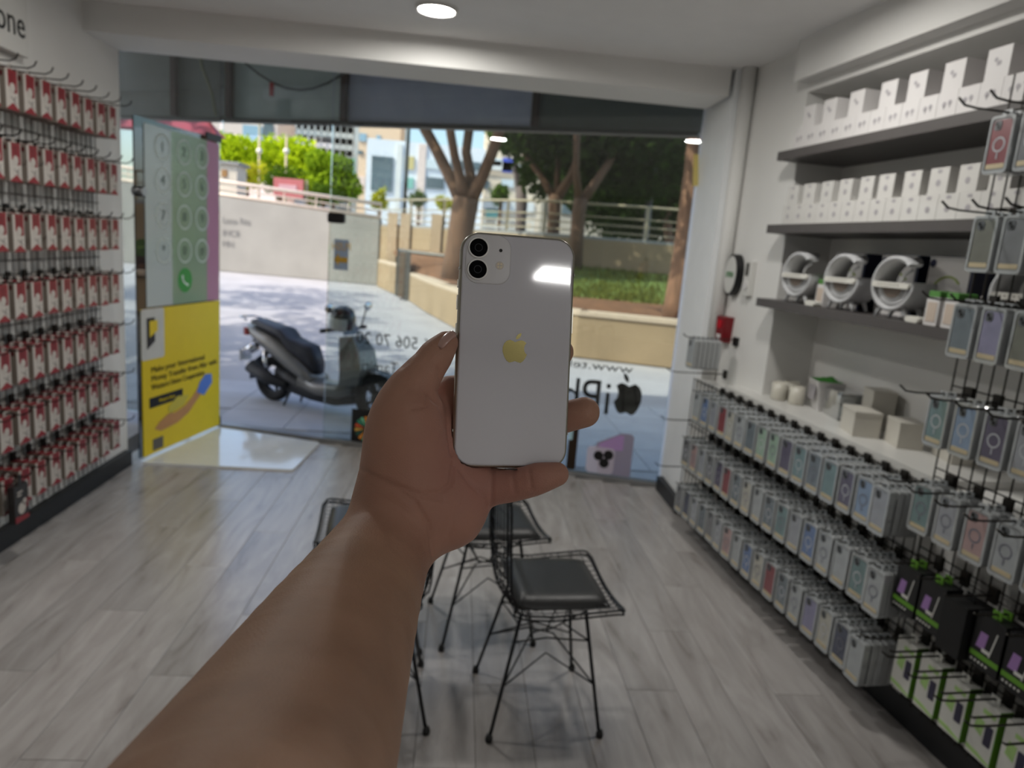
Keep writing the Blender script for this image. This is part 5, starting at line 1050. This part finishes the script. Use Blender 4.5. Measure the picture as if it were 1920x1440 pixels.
# ================================================================== SMARTPHONE IN THE HAND
def rod(r):
    a = np.linalg.norm(r); k = r/a; K = np.array([[0, -k[2], k[1]], [k[2], 0, -k[0]], [-k[1], k[0], 0]]); return np.eye(3)+math.sin(a)*K+(1-math.cos(a))*K@K
PR = rod(np.array([.0052, -.1798, .0427])); PT_ = np.array([.0018, -.0209, .4576]); PWD, PHT, PTH = .0757, .1509, .0083
# local phone axes: x right, y into the phone (away from the viewer), z up
ax = MW @ PR[:, 0]; ay = MW @ PR[:, 2]; az = -(MW @ PR[:, 1]); po_ = CAM + MW @ PT_
PM = Matrix(((ax[0], ay[0], az[0], po_[0]), (ax[1], ay[1], az[1], po_[1]), (ax[2], ay[2], az[2], po_[2]), (0, 0, 0, 1)))
ph = empty('smartphone', PM); tag(ph, 'white smartphone with two rear cameras and a gold fruit emblem held in the hand', 'phone')
alu = mat('silver_aluminium', (176, 172, 160), .28, .9, var=.02); backg = mat('white_back_glass', (220, 219, 226), .04, var=.004, coat=1.0, spec=.6)
def rr_ring(w, h, r, k=8): return rrect(w, h, r, k)
def loft_rr(b, rings, mi=0, cap0=True, cap1=True):   # rings: (w,h,r,y)
    vs = []; n = None
    for (w_, h_, r, y) in rings:
        P_ = rr_ring(w_, h_, r); n = len(P_); vs += [(x, y, z) for x, z in P_]
    fs = []
    for i in range(len(rings)-1):
        for q in range(n): l = (q+1) % n; fs.append((i*n+q, i*n+l, (i+1)*n+l, (i+1)*n+q))
    if cap0: fs.append(tuple(range(n-1, -1, -1)))
    if cap1: fs.append(tuple((len(rings)-1)*n+q for q in range(n)))
    b.add(vs, fs, mi)
b = MB(); R_ = .0125
loft_rr(b, [(PWD-.0035, PHT-.0035, R_-.0015, .0006), (PWD-.0016, PHT-.0016, R_-.0006, .0010), (PWD-.0004, PHT-.0004, R_, .0022), (PWD, PHT, R_, .0042), (PWD-.0004, PHT-.0004, R_, .0062), (PWD-.0016, PHT-.0016, R_-.0006, .0076), (PWD-.0035, PHT-.0035, R_-.0015, .0083)]); b.build('frame', alu, ph, True)
b = MB(); loft_rr(b, [(PWD-.0058, PHT-.0058, R_-.0028, .0), (PWD-.0044, PHT-.0044, R_-.002, .00012), (PWD-.0034, PHT-.0034, R_-.0015, .0005), (PWD-.0030, PHT-.0030, R_-.0013, .0012)], cap1=False); o = b.build('back_glass', backg, ph, True)
for p in o.data.polygons:
    if len(p.vertices) > 6: p.use_smooth = False
b = MB(); loft_rr(b, [(PWD-.006, PHT-.006, R_-.003, .0083), (PWD-.006, PHT-.006, R_-.003, .00855)]); b.build('screen', mat('phone_screen', (8, 8, 9), .08), ph)
cx, cz_ = -PWD/2+.0180, PHT/2-.0175
b = MB(); b.T = Matrix.Translation((cx, 0, cz_)); loft_rr(b, [(.0278, .0300, .0078, -.0006), (.0288, .0310, .0082, -.0005), (.0296, .0318, .0086, .0002)], cap1=False); cb_ = b.build('camera_bump', mat('bump_matte_glass', (214, 212, 214), .22, var=.003), ph)
ringm = mat('camera_ring', (246, 245, 242), .3, .15); lensg = mat('camera_lens_glass', (3, 3, 6), .05, spec=.12)
for (x, z) in ((-.0066, .0069), (-.0066, -.0069)):
    b = MB(); b.T = Matrix.Translation((cx+x, 0, cz_+z)) @ Matrix.Rotation(math.pi/2, 4, 'X')
    b.lathe([(.0068, .0004), (.0068, .0016), (.0064, .0019), (.0059, .0019), (.0057, .0013)], 36); lr = b.build('camera_ring', ringm, cb_, True)
    b = MB(); b.T = Matrix.Translation((cx+x, 0, cz_+z)) @ Matrix.Rotation(math.pi/2, 4, 'X'); b.lathe([(0, .0014), (.003, .0014), (.0058, .0014)], 36); b.build('camera_lens', lensg, lr, True)
    b = MB(); b.T = Matrix.Translation((cx+x, -.00155, cz_+z)); n = 20; b.add([(r*math.cos(2*math.pi*k/n), 0, r*math.sin(2*math.pi*k/n)) for r in (.0026, .0021) for k in range(n)], [(k, n+k, n+(k+1) % n, (k+1) % n) for k in range(n)]); b.build('lens_ring', mat('lens_inner', (12, 12, 22), .3, spec=.2), lr)
b = MB(); fill(b, circ(.0027, 24, cx+.0075, cz_-.0035), -.0006, 0, .0002); fo_ = b.build('flash', mat('flash_diffuser', (206, 196, 184), .25), cb_)
for (x, z) in ((-.0009, .0009), (.0009, .0009), (-.0009, -.0009), (.0009, -.0009)): b = MB(); fill(b, circ(.0007, 10, cx+.0075+x, cz_-.0035+z), -.0009, 0, .0001); b.build('flash_led', mat('flash_led', (232, 216, 180), .3), fo_)
b = MB(); fill(b, circ(.0011, 14, cx+.0078, cz_+.0062), -.0006, 0, .0002); b.build('microphone_hole', mat('mic_hole', (40, 38, 38), .6), cb_)
lgm = mat('emblem_gold', (176, 164, 108), .16, .85, var=.02); sc = .0160
b = MB(); b.T = Matrix.Translation((.0, 0, .0012)); fill(b, [(x*sc, z*sc) for x, z in APPLE], -.0001, 0, .0001); fill(b, [(x*sc, z*sc) for x, z in LEAF], -.0001, 0, .0001); b.build('emblem', lgm, ph)
for x, z, l in ((1, .022, .016), (-1, .030, .009), (-1, .012, .009), (-1, .042, .005)):
    b = MB(); b.box((x*(PWD/2+.0002), .0042, z), (.0009, .0026, l)); b.build('side_button', alu, ph)
for x, z in ((-1, .052), (1, .052), (-1, -.052), (1, -.052)): b = MB(); b.box((x*(PWD/2-.0001), .0042, z), (.0005, .0066, .0016)); b.build('antenna_band', mat('antenna_band', (200, 198, 190), .5), ph)
b = MB(); b.prism(rrect(.0085, .0028, .0013, 3, 0, .0042), -.0001, .0001); 
cnn = MB(); cnn.T = Matrix.Translation((0, 0, -PHT/2+.0001)) @ Matrix.Rotation(math.pi/2, 4, 'X') ; cnn.prism(rrect(.0085, .0028, .0013, 3, 0, .0042), -.0002, .0002); cnn.build('charging_port', blk, ph)

# ================================================================== HAND AND FOREARM (one continuous body)
def hand_mesh():
    H = .0015
    lo = np.array([-.285, -.045, -.10]); hi = np.array([.072, .372, .512]); N = np.ceil((hi-lo)/H).astype(int)+1
    gx, gy, gz = [lo[i]+H*np.arange(N[i], dtype=np.float32) for i in range(3)]
    V = np.full(N, .05, np.float32)
    def P(px, py, dep, rp, raw=0): return np.array([px, py, dep, rp]) if raw else np.r_[camp(px, py, dep), rp*dep/F]
    def spline(q, sub):
        q = np.array(q); n = len(q)
        if n < 3: return q
        out = []
        for i in range(n-1):
            p0, p1, p2, p3 = q[max(i-1, 0)], q[i], q[i+1], q[min(i+2, n-1)]
            for j in range(sub):
                t = j/sub; out.append(.5*((2*p1)+(-p0+p2)*t+(2*p0-5*p1+4*p2-p3)*t*t+(-p0+3*p1-3*p2+p3)*t**3))
        return np.array(out+[q[-1]])
    def chain(pts, k, sub=4):
        q = spline([P(*p) for p in pts], sub); m = q[:, 3].max()+k+.006; l_ = q[:, :3].min(0)-m; h_ = q[:, :3].max(0)+m
        i0 = np.clip(((l_-lo)/H).astype(int), 0, N); i1 = np.clip(((h_-lo)/H).astype(int)+2, 0, N)
        sl_ = tuple(slice(i0[i], i1[i]) for i in range(3)); X = gx[sl_[0]][:, None, None]; Y = gy[sl_[1]][None, :, None]; Z = gz[sl_[2]][None, None, :]
        D = np.full(i1-i0, .08, np.float32)
        for i in range(len(q)-1):
            a, ra, b_, rb = q[i, :3], q[i, 3], q[i+1, :3], q[i+1, 3]; mm = max(ra, rb)+.03
            j0 = np.clip(((np.minimum(a, b_)-mm-lo)/H).astype(int)-i0, 0, i1-i0); j1 = np.clip(((np.maximum(a, b_)+mm-lo)/H).astype(int)+2-i0, 0, i1-i0)
            if (j1 <= j0).any(): continue
            w_ = tuple(slice(j0[c], j1[c]) for c in range(3)); x, y, z = X[w_[0]], Y[:, w_[1]], Z[:, :, w_[2]]
            d = b_-a; L2 = d.dot(d)+1e-12; t = np.clip(((x-a[0])*d[0]+(y-a[1])*d[1]+(z-a[2])*d[2])/L2, 0, 1)
            D[w_] = np.minimum(D[w_], np.sqrt((x-a[0]-t*d[0])**2+(y-a[1]-t*d[1])**2+(z-a[2]-t*d[2])**2)-(ra+t*(rb-ra)))
        old = V[sl_]; h = np.clip(.5+.5*(old-D)/k, 0, 1); V[sl_] = old*(1-h)+D*h-k*h*(1-h)
    for c_, k in HAND: chain(c_, k)
    # press the phone's shape into the grip
    kx, ky, kz = int((-.06-lo[0])/H), int((.10-lo[1])/H), int((.42-lo[2])/H)
    Rm = PR; X, Y, Z = np.meshgrid(gx[kx:], gy[:ky], gz[kz:], indexing='ij', sparse=True)
    lx = (X-PT_[0])*Rm[0, 0]+(Y-PT_[1])*Rm[1, 0]+(Z-PT_[2])*Rm[2, 0]; ly = (X-PT_[0])*Rm[0, 1]+(Y-PT_[1])*Rm[1, 1]+(Z-PT_[2])*Rm[2, 1]; lz = (X-PT_[0])*Rm[0, 2]+(Y-PT_[1])*Rm[1, 2]+(Z-PT_[2])*Rm[2, 2]
    R_ = .0035; qx = np.abs(lx)-(PWD/2-R_); qy = np.abs(ly)-(PHT/2-R_); qz = np.abs(lz-PTH/2)-(PTH/2-R_)
    box = np.sqrt(np.maximum(qx, 0)**2+np.maximum(qy, 0)**2+np.maximum(qz, 0)**2)+np.minimum(np.maximum(qx, np.maximum(qy, qz)), 0)-R_-.0003
    V[kx:, :ky, kz:] = np.maximum(V[kx:, :ky, kz:], -box.astype(np.float32)); del box, qx, qy, qz, lx, ly, lz
    # surface nets
    S_ = V < 0; 
    cnt = np.zeros(N-1, np.int8)
    for i in (0, 1):
        for j in (0, 1):
            for k in (0, 1): cnt += S_[i:N[0]-1+i, j:N[1]-1+j, k:N[2]-1+k]
    act = (cnt > 0) & (cnt < 8); idx = np.argwhere(act); ids = -np.ones(N-1, np.int32); ids[act] = np.arange(len(idx))
    acc = np.zeros((len(idx), 3)); num = np.zeros(len(idx))
    cor = [(i, j, k) for i in (0, 1) for j in (0, 1) for k in (0, 1)]
    val = {c_: V[idx[:, 0]+c_[0], idx[:, 1]+c_[1], idx[:, 2]+c_[2]] for c_ in cor}
    for c_ in cor:
        for a in range(3):
            if c_[a] == 0:
                d_ = list(c_); d_[a] = 1; d_ = tuple(d_); va, vb = val[c_], val[d_]; m = (va < 0) != (vb < 0); t = np.where(m, va/(va-vb+1e-12), 0); p = np.array(c_, float)[None]+np.zeros((len(idx), 1)); p[:, a] = t; acc[m] += p[m]; num[m] += 1
    vert = lo+H*(idx+acc/num[:, None]); faces = []
    for a in range(3):
        b_, c_ = (a+1) % 3, (a+2) % 3; s0 = [slice(None)]*3; s1 = [slice(None)]*3; s0[a] = slice(0, -1); s1[a] = slice(1, None)
        A, B_ = S_[tuple(s0)], S_[tuple(s1)]; E_ = np.argwhere(A != B_); E_ = E_[(E_[:, b_] > 0) & (E_[:, c_] > 0) & (E_[:, b_] < N[b_]-1) & (E_[:, c_] < N[c_]-1)]
        fl_ = A[E_[:, 0], E_[:, 1], E_[:, 2]]; q = []
        for (db, dc) in ((0, 0), (1, 0), (1, 1), (0, 1)): g = E_.copy(); g[:, b_] -= db; g[:, c_] -= dc; q.append(ids[g[:, 0], g[:, 1], g[:, 2]])
        q = np.stack(q, 1); q[~fl_] = q[~fl_][:, ::-1]; faces.append(q)
    faces = np.concatenate(faces)
    # light smoothing
    e0 = np.concatenate([faces[:, [i, (i+1) % 4]] for i in range(4)])
    for it in range(3):
        sm_ = np.zeros_like(vert); dg = np.zeros(len(vert))
        for col in range(3): sm_[:, col] = np.bincount(e0[:, 0], vert[e0[:, 1], col], len(vert))
        dg = np.bincount(e0[:, 0], minlength=len(vert)); vert = vert*.5+.5*sm_/np.maximum(dg, 1)[:, None]
    # skin creases: shallow grooves along lines
    pp = np.c_[960+F*vert[:, 0]/vert[:, 2], 720+F*vert[:, 1]/vert[:, 2]]
    nrm = np.zeros_like(vert); fn = np.cross(vert[faces[:, 2]]-vert[faces[:, 0]], vert[faces[:, 3]]-vert[faces[:, 1]])
    for k in range(4):
        for col in range(3): nrm[:, col] += np.bincount(faces[:, k], fn[:, col], len(vert))
    nrm /= np.linalg.norm(nrm, axis=1)[:, None]+1e-12
    front = np.clip(-nrm[:, 2]*2, 0, 1); dep_ = np.zeros(len(vert))
    for line_, w_, amp in CREASES:
        best = np.full(len(vert), 1e9)
        for i in range(len(line_)-1):
            a = np.array(line_[i], float); d = np.array(line_[i+1], float)-a; t = np.clip(((pp-a)@d)/(d@d), 0, 1); best = np.minimum(best, np.linalg.norm(pp-a-t[:, None]*d, axis=1))
        dep_ = np.maximum(dep_, 1.5*amp*np.exp(-(best/w_)**2))
    vert = vert-nrm*(dep_*front)[:, None]
    Wv = vert@MW.T+CAM
    me = bpy.data.meshes.new('person'); me.from_pydata(Wv.tolist(), [], faces.tolist()); me.polygons.foreach_set('use_smooth', [True]*len(me.polygons)); me.update()
    return me
HAND = [
 ([(-.20, .31, -.03, .054, 1), (-.165, .265, .02, .051, 1), (-.125, .21, .09, .048, 1), (303, 1880, .178, 372), (411, 1656, .215, 302), (514, 1440, .282, 228), (626, 1204, .365, 150), (700, 1060, .428, 102), (740, 990, .452, 88), (775, 920, .459, 86)], .012),
 ([(755, 915, .457, 76), (759, 830, .450, 78), (764, 785, .447, 70), (768, 745, .446, 52), (784, 713, .446, 41), (806, 683, .448, 34), (818, 666, .449, 32), (837, 643, .450, 23)], .016),  # ball of the thumb and thumb
 ([(775, 955, .462, 80), (842, 952, .466, 64)], .02), ([(842, 952, .466, 62), (888, 910, .468, 40)], .016),   # heel of the hand
 ([(800, 930, .470, 56), (862, 815, .480, 44)], .02), ([(800, 900, .470, 56), (848, 765, .480, 36)], .02),
 ([(886, 910, .468, 40), (940, 912, .463, 33), (985, 904, .459, 31), (1010, 897, .457, 30), (1044, 889, .457, 23)], .006),    # little finger
 ([(870, 850, .482, 38), (960, 818, .489, 31), (1040, 788, .488, 30), (1096, 773, .484, 29)], .006),   # ring finger
 ([(865, 810, .482, 38), (950, 742, .490, 31), (1020, 690, .490, 29), (1050, 660, .488, 26)], .006),   # middle finger
 ([(835, 800, .479, 34), (845, 735, .481, 30)], .012), ([(850, 765, .481, 35), (930, 682, .490, 30), (985, 612, .491, 27), (1008, 575, .490, 24)], .006),    # index finger
]
CREASES = [
 ([(676, 880), (735, 908), (793, 930), (828, 936)], 4., .0011), ([(690, 893), (740, 915), (778, 940), (805, 985), (813, 1047)], 4., .0010), ([(706, 930), (750, 950), (780, 985)], 5., .0004),
 ([(850, 872), (846, 907), (826, 924), (800, 926)], 4.5, .0013), ([(862, 880), (880, 905), (905, 930), (912, 950)], 3.5, .0008),
 ([(775, 766), (800, 760), (803, 742)], 3.5, .0009), ([(803, 738), (825, 760), (840, 795), (848, 850)], 4.5, .0013), ([(822, 690), (826, 708)], 4, .0010), ([(922, 870), (921, 955)], 3., .0012),
 ([(960, 890), (965, 925)], 3.5, .0006), ([(992, 880), (996, 915)], 3.5, .0006), ([(764, 668), (778, 662)], 3, .0004), ([(752, 690), (764, 680)], 3, .0004),
 ([(870, 935), (850, 975), (840, 1010)], 6, .0005)]
def skin_material():
    m = bpy.data.materials.new('skin'); m.use_nodes = True; t = m.node_tree; b = t.nodes['Principled BSDF']; tc = t.nodes.new('ShaderNodeTexCoord')
    n1 = t.nodes.new('ShaderNodeTexNoise'); n1.inputs['Scale'].default_value = 28; n1.inputs['Detail'].default_value = 5; t.links.new(tc.outputs['Object'], n1.inputs['Vector'])
    rp = t.nodes.new('ShaderNodeValToRGB'); rp.color_ramp.elements[0].position = .3; rp.color_ramp.elements[1].position = .7; rp.color_ramp.elements[0].color = lin((170, 133, 110)); rp.color_ramp.elements[1].color = lin((188, 149, 124)); t.links.new(n1.outputs[0], rp.inputs[0])
    # palms and fingers are redder than the forearm
    sp = t.nodes.new('ShaderNodeVectorMath'); sp.operation = 'DISTANCE'; pc = CAM+MW@camp(900, 850, .47); sp.inputs[1].default_value = tuple(pc); t.links.new(tc.outputs['Object'], sp.inputs[0])
    mr = t.nodes.new('ShaderNodeMapRange'); mr.inputs['From Min'].default_value = .03; mr.inputs['From Max'].default_value = .11; mr.inputs['To Min'].default_value = .75; mr.inputs['To Max'].default_value = 0; t.links.new(sp.outputs['Value'], mr.inputs[0])
    mx = t.nodes.new('ShaderNodeMix'); mx.data_type = 'RGBA'; t.links.new(mr.outputs[0], mx.inputs['Factor']); t.links.new(rp.outputs[0], mx.inputs['A']); mx.inputs['B'].default_value = lin((184, 130, 120)); t.links.new(mx.outputs['Result'], b.inputs['Base Color'])
    b.inputs['Roughness'].default_value = .5; b.inputs['Specular IOR Level'].default_value = .22
    b.inputs['Subsurface Weight'].default_value = .12; b.inputs['Subsurface Radius'].default_value = (.008, .003, .002); b.inputs['Subsurface Scale'].default_value = .5
    n2 = t.nodes.new('ShaderNodeTexVoronoi'); n2.inputs['Scale'].default_value = 900; t.links.new(tc.outputs['Object'], n2.inputs['Vector']); n3 = t.nodes.new('ShaderNodeTexNoise'); n3.inputs['Scale'].default_value = 160; t.links.new(tc.outputs['Object'], n3.inputs['Vector'])
    ad = t.nodes.new('ShaderNodeMath'); ad.operation = 'ADD'; t.links.new(n2.outputs['Distance'], ad.inputs[0]); t.links.new(n3.outputs[0], ad.inputs[1])
    bp = t.nodes.new('ShaderNodeBump'); bp.inputs['Strength'].default_value = .12; bp.inputs['Distance'].default_value = .0015; t.links.new(ad.outputs[0], bp.inputs['Height']); t.links.new(bp.outputs[0], b.inputs['Normal'])
    return m
me = hand_mesh(); me.materials.append(skin_material()); hand = place('person', me); tag(hand, 'bare forearm and hand gripping the white smartphone, thumb along its edge', 'person')
# thumb nail
nc = camp(831, 631, .4428); L_ = camp(846, 617, .447)-camp(817, 644, .4425); L_ /= np.linalg.norm(L_); Nn = np.array([-.55, -.62, -.56]); Nn -= L_*Nn.dot(L_); Nn /= np.linalg.norm(Nn); Tn = np.cross(L_, Nn)
b = MB(); vs = []; fs = []; nu, nv = 10, 8
for i in range(nu+1):
    for j in range(nv+1):
        u, v = -1+2*i/nu, -1+2*j/nv; wv = .0060*(1-.18*max(0, u)**2-.1*max(0, -u)**2)*(1-max(0, abs(u)-.7)**2*2.2); p = nc+L_*(u*.0072)+Tn*(v*wv)-Nn*(.0022*v*v+.0010*u*u); vs.append(tuple(CAM+MW@p))
for i in range(nu):
    for j in range(nv): a = i*(nv+1)+j; fs.append((a, a+1, a+nv+2, a+nv+1))
b.add(vs, fs); o = b.build('thumb_nail', mat('nail', (196, 158, 146), .25, coat=.4), hand, True); sm2 = o.modifiers.new('thick', 'SOLIDIFY'); sm2.thickness = .0006
